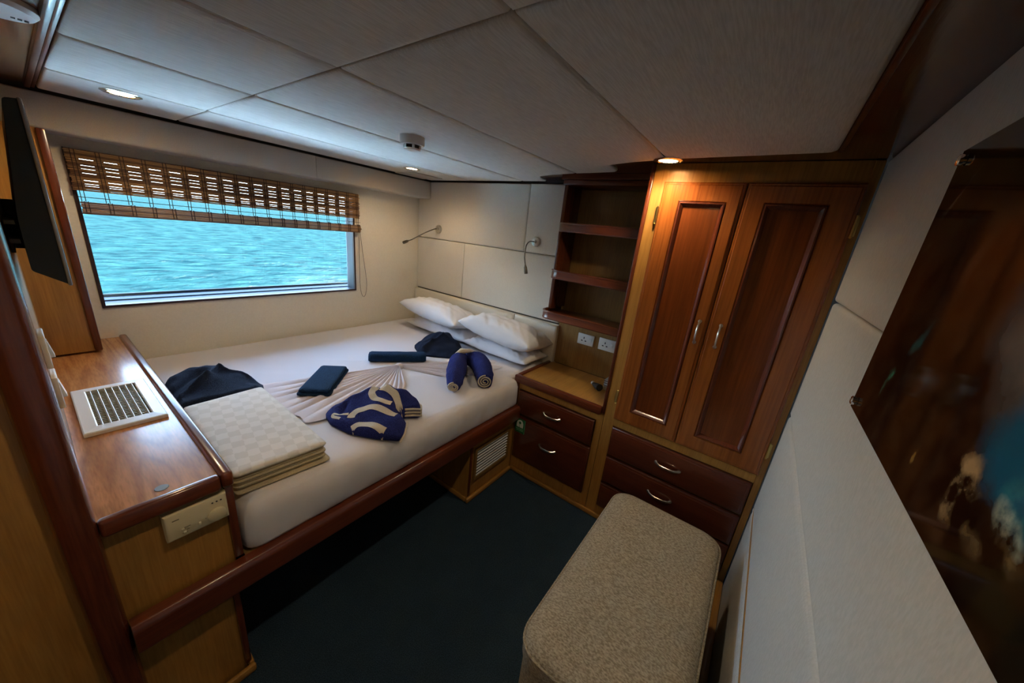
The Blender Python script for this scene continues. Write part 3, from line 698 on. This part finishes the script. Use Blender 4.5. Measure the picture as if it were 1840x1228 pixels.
# navy towel folded into a tent, leaning on the pillows
ft_ = field([(1.534, 1.895, .020), (1.502, 1.791, .046), (1.507, 1.739, .012), (1.56, 1.67, .012), (1.608, 1.609, .012), (1.751, 1.635, .028), (1.722, 1.852, .112), (1.744, 1.805, .114), (1.691, 1.794, .104), (1.62, 1.82, .080), (1.60, 1.72, .05), (1.68, 1.70, .058), (1.77, 1.88, .07), (1.60, 1.93, .04), (1.56, 1.83, .066), (1.76, 1.72, .075)])
def htent(x, y):
    return ft_(x, y) + .012 * ridge(x, y, 1.50, 1.79, 1.60, 1.80, .012) + .012 * ridge(x, y, 1.60, 1.80, 1.70, 1.795, .012) + .012 * ridge(x, y, 1.70, 1.795, 1.755, 1.66, .012) - .012 * ridge(x, y, 1.52, 1.85, 1.68, 1.835, .014) + .003 * nz(x, y, 1, 14)
tag(obj('tented_towel', mound_mesh([(1.545, 1.925), (1.500, 1.830), (1.492, 1.735), (1.600, 1.598), (1.710, 1.605), (1.762, 1.650), (1.785, 1.80), (1.765, 1.915), (1.66, 1.965)], htent, 22, edge=.45), 'navy', smooth=3), 'navy towel folded into a peak against the pillows', 'towel')

# gathered top sheet: pleats fanning from a knot
fs = thing('gathered_sheet', (1.24, 1.68, z1), 'off-white top sheet gathered into a fan of pleats under the towels', 'bed sheet')
def fan(a0, a1, rad, npl, hgt, kx=1.24, ky=1.685, nu=260, nr=26):
    m = MB()
    def fn(u, v):
        a = math.radians(a0 + (a1 - a0) * u); r = .012 + (rad(u) - .012) * v
        pl_ = abs(math.sin(PI * npl * u + .7 * nz(u * 5, 0, 1) + .35 * nz(u * 3, v * 3, 4)))
        amp = hgt * (.75 + .45 * v) * max(0.05, min(1, (1 - v) / .30)) * (.75 + .5 * nz(u * 7, v * 1.5, 8)) + .010 * (1 - v) ** 2
        ed = min(1, u / .02, (1 - u) / .02)
        return (kx + r * math.cos(a), ky + r * math.sin(a), z1 + .0025 + (amp * pl_ ** .65 + .0025 * min(1, (1 - v) / .05)) * ed)
    m.grid(nu, nr, fn); return m
obj('pleats', fan(160, 243, lambda u: (.70 if u < .5 else .70 - (u - .5) * .90) * (1 + .02 * math.sin(u * 40)), 15, .017), 'pinkish', fs, smooth=3)
obj('pleats', fan(-67, -24, lambda u: .34 + .30 * min(1, max(0, (u - .15) / .45)) + .02 * math.sin(u * 30), 9, .014, nu=160), 'pinkish', fs, smooth=3)
obj('knot', MB().lathe([(0, .030), (.012, .028), (.024, .018), (.030, .006), (.030, .001)], (1.24, 1.683, z1 + .002), 'z', 20), 'pinkish', fs, smooth=3)

# patterned royal-blue towel, folded, cream motif
pt = thing('patterned_towel', (.82, 1.28, z1), 'royal blue towel with cream curved motif folded on the bed edge', 'towel')
fa_ = field([(.655, 1.41, .02), (.648, 1.348, .03), (.665, 1.36, .044), (.689, 1.405, .05), (.697, 1.278, .034), (.735, 1.273, .068), (.776, 1.239, .083), (.816, 1.123, .068), (.663, 1.227, .016), (.702, 1.202, .032), (.732, 1.094, .034), (.775, 1.055, .03), (.849, 1.352, .106), (.765, 1.358, .082), (.839, 1.080, .056), (.864, 1.169, .044), (.849, 1.201, .090), (.901, 1.309, .12), (.824, 1.313, .106), (.815, 1.248, .102)])
def hA(x, y): return fa_(x, y) + .010 * ridge(x, y, .70, 1.39, .85, 1.345, .016) - .012 * ridge(x, y, .69, 1.34, .74, 1.37, .012) + .003 * nz(x, y, 3, 14)
fb_ = field([(.965, 1.150, .060), (.905, 1.186, .05), (.939, 1.26, .110), (.901, 1.309, .124), (.864, 1.169, .04), (.875, 1.20, .082), (.98, 1.22, .07), (.90, 1.36, .08), (.955, 1.30, .08)])
def hB(x, y): return fb_(x, y) + .008 * ridge(x, y, .90, 1.30, .945, 1.20, .02) + .003 * nz(x, y, 5, 14)
clA = obj('cloth', mound_mesh([(.655, 1.415), (.640, 1.340), (.660, 1.225), (.718, 1.115), (.772, 1.045), (.800, 1.050), (.840, 1.085), (.864, 1.165), (.905, 1.310), (.86, 1.385), (.77, 1.40), (.70, 1.435)], hA, 22, edge=.30), 'royal', pt, smooth=3)
clB = obj('cloth', mound_mesh([(.800, 1.250), (.858, 1.170), (.905, 1.182), (.958, 1.135), (.988, 1.180), (.988, 1.25), (.955, 1.315), (.90, 1.365), (.84, 1.350)], hB, 20, edge=.30), 'royal', pt, smooth=3)
from mathutils.bvhtree import BVHTree
bv = []
for o_ in (clA, clB):
    l_ = wloc(o_); bv.append(BVHTree.FromPolygons([v.co + l_ for v in o_.data.vertices], [p.vertices[:] for p in o_.data.polygons]))
def on_pat(x, y):
    z = 0
    for b_ in bv:
        h_ = b_.ray_cast(Vector((x, y, 2)), Vector((0, 0, -1)))
        if h_[0] is not None: z = max(z, h_[0].z)
    return (z if z else z1) + .0018
def strip(path, wd_, name='motif'):
    """flat printed band following a polyline over the towel's surface"""
    P_ = [Vector(p) for p in path]; dense = []
    for i in range(len(P_) - 1):
        p0 = P_[max(i - 1, 0)]; p1 = P_[i]; p2 = P_[i + 1]; p3 = P_[min(i + 2, len(P_) - 1)]
        for k in range(8):
            t = k / 8; dense.append(.5 * ((2 * p1) + (p2 - p0) * t + (2 * p0 - 5 * p1 + 4 * p2 - p3) * t * t + (3 * p1 - p0 - 3 * p2 + p3) * t ** 3))
    dense.append(P_[-1]); m = MB(); vs = []; K = 4
    for i, p in enumerate(dense):
        d = (dense[min(i + 1, len(dense) - 1)] - dense[max(i - 1, 0)]).normalized(); n_ = Vector((-d.y, d.x))
        for j in range(K + 1):
            q = p + n_ * wd_ * (j / K - .5); vs.append((q.x, q.y, on_pat(q.x, q.y)))
    fs_ = [(i * (K + 1) + j, i * (K + 1) + j + 1, (i + 1) * (K + 1) + j + 1, (i + 1) * (K + 1) + j) for i in range(len(dense) - 1) for j in range(K)]
    m.add(vs, fs_); return obj(name, m, 'cream_terry', pt, smooth=3)
strip([(.694, 1.272), (.708, 1.282), (.735, 1.275), (.776, 1.236), (.822, 1.135)], .032)
strip([(.668, 1.222), (.692, 1.214), (.716, 1.180), (.742, 1.100)], .028)
strip([(.860, 1.335), (.826, 1.322), (.812, 1.285), (.822, 1.245), (.848, 1.205)], .030)
strip([(.872, 1.322), (.893, 1.275), (.897, 1.240), (.880, 1.195), (.870, 1.176)], .032)
strip([(.700, 1.300), (.684, 1.315), (.664, 1.352), (.654, 1.345), (.662, 1.300)], .011)
m_ = MB()
for k in range(3):
    m_.tube([(.903, 1.181, z1 + .012 + k * .016), (.930, 1.157, z1 + .014 + k * .016), (.958, 1.133, z1 + .012 + k * .016), (.982, 1.165, z1 + .012 + k * .015), (.990, 1.20, z1 + .012 + k * .012)], .0055, 8)
obj('hem', m_, 'cream_terry', pt)
obj('hem', MB().tube([(.774, 1.042, z1 - .004), (.800, 1.047, z1 + .020), (.825, 1.066, z1 + .038), (.842, 1.084, z1 + .048)], .005, 8), 'cream_terry', pt)

# blue towel rolled into two legs
rl = thing('roll_towel', (1.42, 1.27, z1), 'royal blue towel rolled into two legs beside the pillows', 'towel')
def leg(p, r, name):
    P_ = [Vector(q) for q in p]; dense = []; rr = []
    for i in range(len(P_) - 1):
        p0 = P_[max(i - 1, 0)]; p1 = P_[i]; p2 = P_[i + 1]; p3 = P_[min(i + 2, len(P_) - 1)]
        for k in range(6):
            t = k / 6; dense.append(.5 * ((2 * p1) + (p2 - p0) * t + (2 * p0 - 5 * p1 + 4 * p2 - p3) * t * t + (3 * p1 - p0 - 3 * p2 + p3) * t ** 3)); rr.append(r[i] * (1 - t) + r[i + 1] * t)
    dense.append(P_[-1]); rr.append(r[-1])
    tb = MB().tube(dense, rr, 28); tb.v = [tuple(Vector(q) + (Vector(q) - dense[min(i // 28, len(dense) - 1)]).normalized() * (.006 * nz(q[0], q[1], q[2], 22) + .004 * nz(q[0] * 2, q[1] * 2, q[2] * .5, 30))) for i, q in enumerate(tb.v)]
    o_ = obj(name, tb, 'royal', rl, smooth=3)
    # cream lining: a spiral seen at the open end
    T = (dense[-1] - dense[-2]).normalized(); up = Vector((0, 0, 1)); n1 = (up - T * up.dot(T)).normalized(); n2 = T.cross(n1); R_ = rr[-1]
    sp = []
    for k in range(60):
        a = k / 59 * 2 * PI * 2.6; q = R_ * (.96 - .80 * k / 59); sp.append(dense[-1] + T * .001 + n1 * math.cos(a) * q + n2 * math.sin(a) * q)
    obj('lining', MB().tube(sp, .0042, 6), 'cream_terry', o_, smooth=3)
    return o_
leg([(1.550, 1.450, z1 + .062), (1.470, 1.405, z1 + .072), (1.385, 1.335, z1 + .064), (1.305, 1.265, z1 + .050), (1.252, 1.222, z1 + .034)], [.040, .055, .058, .050, .032], 'leg')
leg([(1.575, 1.425, z1 + .062), (1.578, 1.360, z1 + .072), (1.545, 1.280, z1 + .068), (1.480, 1.200, z1 + .056), (1.420, 1.140, z1 + .045)], [.040, .055, .060, .055, .043], 'leg')
obj('collar', MB().tube([(1.470, 1.445, z1 + .10), (1.515, 1.425, z1 + .127), (1.550, 1.385, z1 + .132)], [.008, .020, .010], 10).tube([(1.520, 1.445, z1 + .118), (1.570, 1.415, z1 + .124), (1.590, 1.36, z1 + .116)], [.006, .012, .006], 10), 'cream_terry', rl, smooth=3)

# ------------------------------------------------------------------ sideboard at the foot of the bed
sd = thing('sideboard', (.10, 1.85, 0), 'oak sideboard with dark mahogany edging at the foot of the bed', 'sideboard')
obj('carcass', MB().box(XL + .001, .2145, 1.108, 2.652, .42, .778).box(XL + .001, .196, 1.108, 2.652, 0, .42), 'oak_z', sd, smooth=0)
obj('top', MB().box(XL + .001, .206, 1.098, 2.652, .778, .808), 'top_oak', sd, smooth=0)
obj('edge_rail', MB().box(.206, .2345, 1.074, 2.648, .772, .822, .009, 3), 'mah_y', sd)
obj('edge_rail', MB().box(-.018, .2055, 1.074, 1.099, .772, .8185, .008, 3), 'mah_x', sd)
obj('corner_trim', MB().box(.212, .2335, 1.094, 1.112, .497, .771, .004), 'mah_dark_z', sd)
obj('corner_trim', MB().box(.190, .2075, 1.094, 1.112, .033, .400, .004), 'mah_dark_z', sd)
obj('inlay_disc', MB().lathe([(.0, .0014), (.013, .0012), (.0145, 0)], (.098, 1.140, .808), 'z', 24), 'silver_disc', sd)
# grille in the top
gr = thing('air_grille', (.095, 1.75, .809), 'white metal air grille set into the sideboard top', 'grille')
m_ = MB(); gx0, gx1, gy0, gy1 = .000, .190, 1.552, 1.945
def RL(e, z): return [(gx0 + e, gy0 + e, z), (gx1 - e, gy0 + e, z), (gx1 - e, gy1 - e, z), (gx0 + e, gy1 - e, z)]
ix0, ix1, iy0, iy1 = .034, .158, 1.592, 1.908
def IL(z, e=0): return [(ix0 - e, iy0 - e, z), (ix1 + e, iy0 - e, z), (ix1 + e, iy1 + e, z), (ix0 - e, iy1 + e, z)]
m_.loops([RL(0, .8088), RL(0, .819), RL(.003, .8215), IL(.8235, .003), IL(.822), IL(.8105)], False, False); obj('frame', m_, 'white_met', gr, smooth=0)
obj('backing', MB().box(ix0, ix1, iy0, iy1, .8088, .8096), 'dark', gr, smooth=0)
for k in range(7):
    x = ix0 + .010 + k * (ix1 - ix0 - .018) / 6; m_ = MB()
    m_.loops([[(x - .0022, y, .8132), (x - .0010, y, .8128), (x + .0022, y, .8218), (x + .0008, y, .8222)] for y in (iy0, iy1)]); obj('vane', m_, 'white_met', gr, smooth=0)
for k in range(22):
    y = iy0 + .010 + k * (iy1 - iy0 - .02) / 21; obj('rear_vane', MB().box(ix0, ix1, y - .0012, y + .0012, .8098, .8125), 'cream_pl', gr, smooth=0)
# thermostat
th = thing('thermostat', (.148, 1.098, .672), 'cream wall thermostat with a dial on the sideboard front', 'thermostat')
m_ = MB(); yb = 1.1075
def TL(e, y): return [(.080 + e, y, .672 + e), (.213 - e * .6, y, .672 + e), (.213 - e * .6, y, .757 - e), (.080 + e, y, .757 - e)]
m_.loops([TL(0, yb), TL(0, yb - .020), TL(.003, yb - .026), TL(.007, yb - .028)]); obj('case', m_, 'cream_pl', th, smooth=.5); yf = yb - .028
obj('dial', MB().lathe([(.021, 0), (.021, .004), (.018, .006), (0, .006)], (.186, yf, .700), 'y', 28, -1), 'cream_pl', th)
for k in range(3):
    obj('indicator', MB().lathe([(.0022, 0), (.0022, .001)], (.180 + k * .0095, yf, .741), 'y', 12, -1), 'dark', th)
obj('slider', MB().box(.145, .150, yf - .006, yf, .693, .700, .001), 'cream_light', th); obj('slider', MB().box(.110, .116, yf - .004, yf, .699, .703, .001), 'cream_light', th); obj('slider', MB().box(.113, .119, yf - .004, yf, .688, .692, .001), 'cream_light', th)
obj('printed_marks', MB().box(.096, .110, yf - .0005, yf, .7345, .7375).box(.116, .129, yf - .0005, yf, .7015, .7035).box(.112, .124, yf - .0005, yf, .6975, .6985).box(.110, .122, yf - .0005, yf, .6865, .6875).box(.120, .126, yf - .0005, yf, .693, .695).box(.160, .162, yf - .0005, yf, .700, .702), 'grey_mark', th, smooth=0)
# switches on the left wall
def wswitch(y, z, label):
    t_ = thing('light_switch', (XL, y, z - .045), label, 'switch', 'switches on the left wall')
    obj('plate', MB().box(XL + .0005, XL + .011, y - .045, y + .045, z - .045, z + .045, .003), 'white_pl', t_)
    m_ = MB(); m_.loops([[(XL + .011, yy, z - .022), (XL + .019, yy, z - .022), (XL + .012, yy, z + .022), (XL + .011, yy, z + .022)] for yy in (y - .018, y + .018)]); obj('rocker', m_, 'white_pl', t_, smooth=0)
wswitch(1.48, 1.128, 'upper white switch plate on the left wall, below the television')
wswitch(1.48, 1.012, 'lower white switch plate on the left wall, just above the sideboard')

# television on its bracket
tv = thing('television', (.03, 1.87, 1.29), 'flat black television on a bracket seen edge-on at far left', 'television')
yn, yf_ = 1.50, 2.23
back = smooth_poly([(.051, 1.724), (.030, 1.721, .008), (.022, 1.64, .0), (.002, 1.46, .02), (-.001, 1.327, .006), (.051, 1.291)], 0, 4)
obj('back_cover', MB().prism(back, lambda a, b, d: (a, d, b), yn + .006, yf_ - .006), 'tv_black', tv, smooth=.5)
obj('bezel', MB().box(.051, .0585, yn, yf_, 1.287, 1.727, .003), 'grey_met', tv)
obj('screen', MB().box(.0586, .0595, yn + .014, yf_ - .014, 1.305, 1.713), 'screen', tv, smooth=0)
obj('bracket', MB().box(XL + .0005, -.016, 1.60, 1.75, 1.36, 1.50, .002).box(-.016, .004, 1.62, 1.65, 1.37, 1.49, .002).box(-.016, .004, 1.70, 1.73, 1.37, 1.49, .002).box(-.020, -.004, 1.50, 1.62, 1.395, 1.405, .001).box(-.020, -.004, 1.50, 1.62, 1.44, 1.45, .001), 'dark', tv)

# ------------------------------------------------------------------ blind
bl = thing('bamboo_blind', (.867, 2.62, 1.42), 'brown bamboo slat blind pulled half up over the window', 'blind')
bx0, bx1 = .178, 1.558
obj('head_rail', MB().box(bx0, bx1, 2.622, 2.652, 1.668, 1.697, .003), 'bamboo_d', bl)
zz = 1.6935
k = 0
while zz > 1.523:
    h = .0062 + .0014 * random.random()
    e0, e1 = random.uniform(-.004, .003), random.uniform(-.003, .004)
    dz = random.uniform(-.0006, .0006)
    obj('slat', MB().box(bx0 + e0, bx1 + e1, 2.616 + random.uniform(-.0015, .0015), 2.6205, zz - h + dz, zz + dz, .0014, 1), 'bamboo' if random.random() < .6 else 'bamboo_d', bl, smooth=.9)
    zz -= h + (.0026 if k in (5, 9, 13, 17, 21) else .0006); k += 1
obj('slat', MB().box(bx0 + .006, bx1 + .006, 2.6165, 2.6195, 1.4935, 1.4965), 'thread', bl, smooth=0)
zz = 1.4745; k = 0
while zz > 1.428:
    h = .0068 + .0012 * random.random()
    obj('slat', MB().box(bx0 + .010 + random.uniform(-.003, .003), bx1 + .008 + random.uniform(-.004, .004), 2.610 - .004 * math.sin(k * .55), 2.6195, zz - h, zz, .0018, 1), 'bamboo' if k % 3 else 'bamboo_d', bl, smooth=.9)
    zz -= h + .0005; k += 1
for i in range(19):
    x = bx0 + .022 + i * (bx1 - bx0 - .04) / 18
    m_ = MB()
    for s_ in (-.006, .006):
        m_.box(x + s_ - .0013, x + s_ + .0013, 2.6135, 2.6155, 1.475, 1.696); m_.box(x + s_ + .006 - .0013, x + s_ + .006 + .0013, 2.6045, 2.6165, 1.428, 1.478)
    obj('warp_thread', m_, 'thread', bl, smooth=0)
    # doubled cloth behind the folds hides the light at each thread pair
    obj('fold_tape', MB().box(x - .016, x + .016, 2.6215, 2.6235, 1.522, 1.690), 'bamboo_d', bl, smooth=0)
# the second, gathered layer behind the upper slats
for k, (za, zb) in enumerate(((1.690, 1.662), (1.655, 1.632), (1.6255, 1.601), (1.594, 1.569), (1.562, 1.536))):
    for q in range(3):
        h = (za - zb) / 3
        obj('rear_slat', MB().box(bx0 + .004 + .002 * q, bx1 - .004, 2.6245, 2.6285, za - (q + 1) * h + .0006, za - q * h, .0014, 1), 'bamboo_d', bl, smooth=.9)
cd = []
for i in range(40):
    u = i / 39
    if u < .42: cd.append((1.572 + .05 * (u / .42), 2.640, 1.43 - .40 * u / .42))
    elif u < .62:
        a = (u - .42) / .20 * PI; cd.append((1.592 + .030 * math.cos(a) + .0, 2.640, 1.03 - .12 * math.sin(a) * (1 if a < PI / 2 else 1)))
    else: cd.append((1.562 + .010 * (u - .62), 2.642, 1.03 + .40 * (u - .62) / .38))
tag(obj('blind_cord', MB().tube(cd, .0016, 6), 'thread', smooth=3), 'thin brown pull cord looping down beside the blind', 'cord')

# ------------------------------------------------------------------ reading lamps on the head wall
def gooseneck(y, z, path, label):
    t_ = thing('reading_lamp', (XH, y, z - .03), label, 'lamp', 'reading lamps over the bed')
    obj('wall_plate', MB().lathe([(.034, 0), (.034, .010), (.030, .016), (.012, .018), (.010, .030), (0, .032)], (XH, y, z), 'x', 28, -1), 'nickel', t_)
    P_ = [Vector(p) for p in path]; dense = []
    for i in range(len(P_) - 1):
        p0 = P_[max(i - 1, 0)]; p1 = P_[i]; p2 = P_[i + 1]; p3 = P_[min(i + 2, len(P_) - 1)]
        for k in range(8):
            t = k / 8; dense.append(.5 * ((2 * p1) + (p2 - p0) * t + (2 * p0 - 5 * p1 + 4 * p2 - p3) * t * t + (3 * p1 - p0 - 3 * p2 + p3) * t ** 3))
    dense.append(P_[-1]); obj('arm', MB().tube(dense, .0042, 8), 'steel_dark', t_, smooth=3)
    d = (P_[-1] - P_[-2]).normalized(); e = P_[-1]
    obj('lamp_head', MB().tube([e, e + d * .010, e + d * .016, e + d * .045, e + d * .060], [.005, .0075, .0105, .012, .0115], 14), 'steel_dark', t_)
gooseneck(2.372, 1.506, [(XH - .03, 2.372, 1.506), (2.08, 2.375, 1.500), (2.00, 2.408, 1.458), (1.93, 2.455, 1.405), (1.885, 2.448, 1.392)], 'bent gooseneck reading lamp near the window wall corner')
gooseneck(1.369, 1.501, [(XH - .03, 1.369, 1.501), (2.06, 1.372, 1.500), (1.99, 1.350, 1.470), (1.965, 1.335, 1.400), (1.968, 1.325, 1.350)], 'gooseneck reading lamp hanging down beside the open shelves')

# ------------------------------------------------------------------ ceiling fittings
LC = (1.0, 0.80, 0.55)
def downlight(x, y, label, power=1.0):
    t_ = thing('downlight', (x, y, ZC), label, 'light', 'recessed ceiling downlights')
    obj('bezel', MB().lathe([(.056, .0), (.056, -.003), (.050, -.006), (.040, -.0065), (.036, -.002)], (x, y, ZC), 'z', 36), 'chrome', t_)
    obj('lens', MB().lathe([(.0, -.003), (.036, -.003)], (x, y, ZC), 'z', 32), 'lamp_glow', t_, smooth=0)
    l = bpy.data.lights.new('downlight_bulb', 'SPOT'); l.energy = LAMP * power; l.color = LC; l.spot_size = math.radians(158); l.spot_blend = .7; l.shadow_soft_size = .035
    o = bpy.data.objects.new('downlight_bulb', l); C.objects.link(o); o.parent = t_; o.location = (0, 0, -.012)
downlight(.318, 2.112, 'glowing round downlight in the ceiling nearest the blind end of the window')
downlight(1.652, 2.122, 'glowing round downlight in the ceiling above the pillows')
downlight(1.592, .443, 'glowing round downlight in the ceiling right in front of the wardrobe', 1.3)
downlight(.318, .443, 'added unseen downlight in the ceiling over the ottoman end nearest the camera')  # lamp added out of view for fill, placed on the downlight grid
downlight(-.95, .443, 'added unseen downlight in the ceiling of the entrance passage behind the camera', .9)  # unseen lamp added to brighten the passage wall
sm = thing('smoke_detector', (1.062, 1.365, ZC), 'white round smoke detector on the ceiling', 'smoke detector')
obj('base', MB().lathe([(.052, .0), (.052, -.026), (.048, -.032), (.030, -.033)], (1.062, 1.365, ZC), 'z', 36), 'white_pl', sm)
obj('sensor_slots', MB().lathe([(.034, -.033), (.034, -.046)], (1.062, 1.365, ZC), 'z', 30), 'dark', sm)
m_ = MB().lathe([(.036, -.046), (.032, -.052), (0, -.053)], (1.062, 1.365, ZC), 'z', 30)
for k in range(6):
    a = k * PI / 3; m_.box(1.062 + .034 * math.cos(a) - .004, 1.062 + .034 * math.cos(a) + .004, 1.365 + .034 * math.sin(a) - .004, 1.365 + .034 * math.sin(a) + .004, ZC - .047, ZC - .032)
obj('cap', m_, 'white_pl', sm)
hp = thing('ceiling_hatch', (1.91, 2.36, ZC), 'flat grey access panel on the ceiling in the corner above the pillows', 'panel')
obj('cover', MB().box(1.775, 2.045, 2.250, 2.482, ZC - .005, ZC - .0005, .002), 'soffit', hp)
cf = thing('ceiling_fitting', (.042, 1.44, ZW - .004), 'round white slotted fitting on the brown ceiling strip at top left', 'ceiling fitting')
obj('body', MB().lathe([(.078, 0), (.078, -.010), (.070, -.018), (.040, -.020), (0, -.020)], (.035, 1.44, ZW - .0045), 'z', 40), 'white_pl', cf)
obj('ring', MB().lathe([(.036, -.0205), (.036, -.023), (.031, -.023), (.031, -.0205)], (.020, 1.43, ZW - .0045), 'z', 30), 'grey_pl', cf)
for k in range(3): obj('slot', MB().box(.072 + k * .009, .078 + k * .009, 1.452, 1.460, ZW - .0255, ZW - .0235), 'dark', cf, smooth=0)

# ------------------------------------------------------------------ picture on the right wall
def picture_mat():
    m, t, p = nodes('underwater_cave_photo_print')
    tcn = N(t, 'ShaderNodeTexCoord')
    nzn = N(t, 'ShaderNodeTexNoise'); nzn.inputs['Scale'].default_value = 16; nzn.inputs['Detail'].default_value = 5
    t.links.new(tcn.outputs['Object'], nzn.inputs[0])
    of = N(t, 'ShaderNodeVectorMath', operation='SUBTRACT'); of.inputs[1].default_value = (.5, .5, .5); t.links.new(nzn.outputs['Color'], of.inputs[0])
    wp_ = N(t, 'ShaderNodeVectorMath', operation='MULTIPLY_ADD'); wp_.inputs[1].default_value = (.07, 0, .07)
    t.links.new(of.outputs[0], wp_.inputs[0]); t.links.new(tcn.outputs['Object'], wp_.inputs[2])
    n2 = N(t, 'ShaderNodeTexNoise'); n2.inputs['Scale'].default_value = 26; n2.inputs['Detail'].default_value = 6; t.links.new(tcn.outputs['Object'], n2.inputs[0])
    base = N(t, 'ShaderNodeValToRGB'); base.color_ramp.elements[0].color = (.006, .003, .002, 1); base.color_ramp.elements[1].color = (.05, .024, .012, 1)
    base.color_ramp.elements[0].position = .42; base.color_ramp.elements[1].position = .75; t.links.new(n2.outputs['Fac'], base.inputs[0])
    last = base.outputs[0]
    def blob(cx, cz, rx, rz, rot, col, amt=1.0, soft=.5, tex=False):
        nonlocal last
        mp = N(t, 'ShaderNodeMapping', vector_type='TEXTURE'); mp.inputs['Location'].default_value = (cx, 0, cz); mp.inputs['Rotation'].default_value = (0, rot, 0); mp.inputs['Scale'].default_value = (rx, 1e3, rz)
        t.links.new(wp_.outputs[0], mp.inputs[0])
        ln = N(t, 'ShaderNodeVectorMath', operation='LENGTH'); t.links.new(mp.outputs[0], ln.inputs[0])
        mr = N(t, 'ShaderNodeMapRange'); mr.inputs[1].default_value = 1.0; mr.inputs[2].default_value = 1 - soft; mr.inputs[3].default_value = 0; mr.inputs[4].default_value = amt
        t.links.new(ln.outputs['Value'], mr.inputs[0])
        fac = mr.outputs[0]
        if tex:
            r2 = N(t, 'ShaderNodeMapRange'); r2.inputs[1].default_value = .42; r2.inputs[2].default_value = .56; t.links.new(n2.outputs['Fac'], r2.inputs[0])
            mm = N(t, 'ShaderNodeMath', operation='MULTIPLY'); t.links.new(fac, mm.inputs[0]); t.links.new(r2.outputs[0], mm.inputs[1]); fac = mm.outputs[0]
        mx = N(t, 'ShaderNodeMix', data_type='RGBA'); mx.inputs[7].default_value = (*col, 1)
        t.links.new(fac, mx.inputs[0]); t.links.new(last, mx.inputs[6]); last = mx.outputs[2]
    PICTURE_BLOBS(blob)
    t.links.new(last, p.inputs['Base Color']); p.inputs['Roughness'].default_value = .07; p.inputs['Specular IOR Level'].default_value = .5
    return m
PX0, PX1, PZ0, PZ1 = -.10, .906, 1.2955, 1.746
def PICTURE_BLOBS(blob):
    ox, oz = (PX0 + PX1) / 2, PZ0      # object origin
    L_ = lambda x, z: (x - ox, z - oz)
    blob(*L_(.70, 1.56), .22, .10, .5, (.030, .013, .008), .8, .9, True)
    blob(*L_(.47, 1.50), .12, .075, -.55, (.16, .165, .165), .9, .8)
    blob(*L_(.42, 1.425), .075, .055, -.3, (.004, .105, .20), 1, .45)
    blob(*L_(.395, 1.40), .035, .030, 0, (.03, .26, .32), .8, .7, True)
    blob(*L_(.40, 1.53), .06, .03, -.6, (.18, .20, .20), .8, .8)
    blob(*L_(.560, 1.432), .045, .030, .5, (.005, .0035, .0025), 1, .35)
    blob(*L_(.774, 1.396), .010, .036, -.5, (.06, .24, .15), .9, .7, True)
    blob(*L_(.725, 1.458), .014, .045, -.55, (.02, .15, .16), .8, .8, True)
    blob(*L_(.838, 1.672), .060, .006, .65, (.24, .14, .09), .8, .8)
    blob(*L_(.855, 1.60), .030, .010, .7, (.15, .07, .03), .8, .8, True)
    blob(*L_(.676, 1.575), .012, .03, -.5, (.10, .045, .03), .8, .8)
    blob(*L_(.472, 1.372), .019, .040, -.25, (.42, .29, .15), 1, .5, True)
    blob(*L_(.452, 1.350), .022, .016, .3, (.20, .13, .05), .9, .6, True)
    blob(*L_(.405, 1.352), .045, .014, .2, (.16, .11, .05), .9, .7, True)
    blob(*L_(.400, 1.378), .030, .021, 0, (.52, .60, .48), .9, .7, True)
    blob(*L_(.586, 1.343), .008, .012, 0, (.26, .15, .04), .9, .6)
    blob(*L_(.36, 1.32), .07, .022, .1, (.012, .010, .006), 1, .5)
pic = thing('wall_picture', ((PX0 + PX1) / 2, YR + .012, PZ0), 'large glossy underwater cave photograph on the right wall', 'picture')
obj('print', MB().box(PX0, PX1, YR + .012, YR + .017, PZ0, PZ1, .0008, 1), picture_mat(), pic, smooth=0)
for x in (PX0 + .022, PX1 - .022):
    for z in (PZ0 + .018, PZ1 - .018):
        obj('standoff', MB().lathe([(.006, .0), (.006, .018), (.0085, .0185), (.0085, .023), (.006, .0245), (0, .025)], (x, YR + .0005, z), 'y', 20), 'chrome', pic)

# ------------------------------------------------------------------ ottoman
ot = thing('ottoman', (1.03, .088, 0), 'long beige grey upholstered ottoman bench on the carpet', 'ottoman')
ox0, ox1, oy0, oy1, oz = .618, 1.462, -.130, .306, .462
def orr(e, z):
    return [(a, b, z + .002 * nz(a * 6, b * 6, z)) for a, b in rinset([(ox0, oy0, .085), (ox1, oy0, .085), (ox1, oy1, .085), (ox0, oy1, .085)], e, 0, 10)]
obj('base', MB().loops([orr(.012, .002), orr(.008, .02), orr(.006, .20), orr(.006, .372), orr(.016, .378)]), 'ottoman', ot, smooth=.9)
obj('lid_cushion', MB().loops([orr(.016, .380), orr(.002, .385), orr(0, .395), orr(0, .432), orr(.003, .446), orr(.012, .457), orr(.03, .462), orr(.06, .4655), orr(.10, .468), orr(.15, .469)]), 'ottoman', ot, smooth=.9)
obj('piping', MB().tube(orr(-.0005, .442) + orr(-.0005, .442)[:1], .0038, 6), 'ottoman', ot, smooth=3)
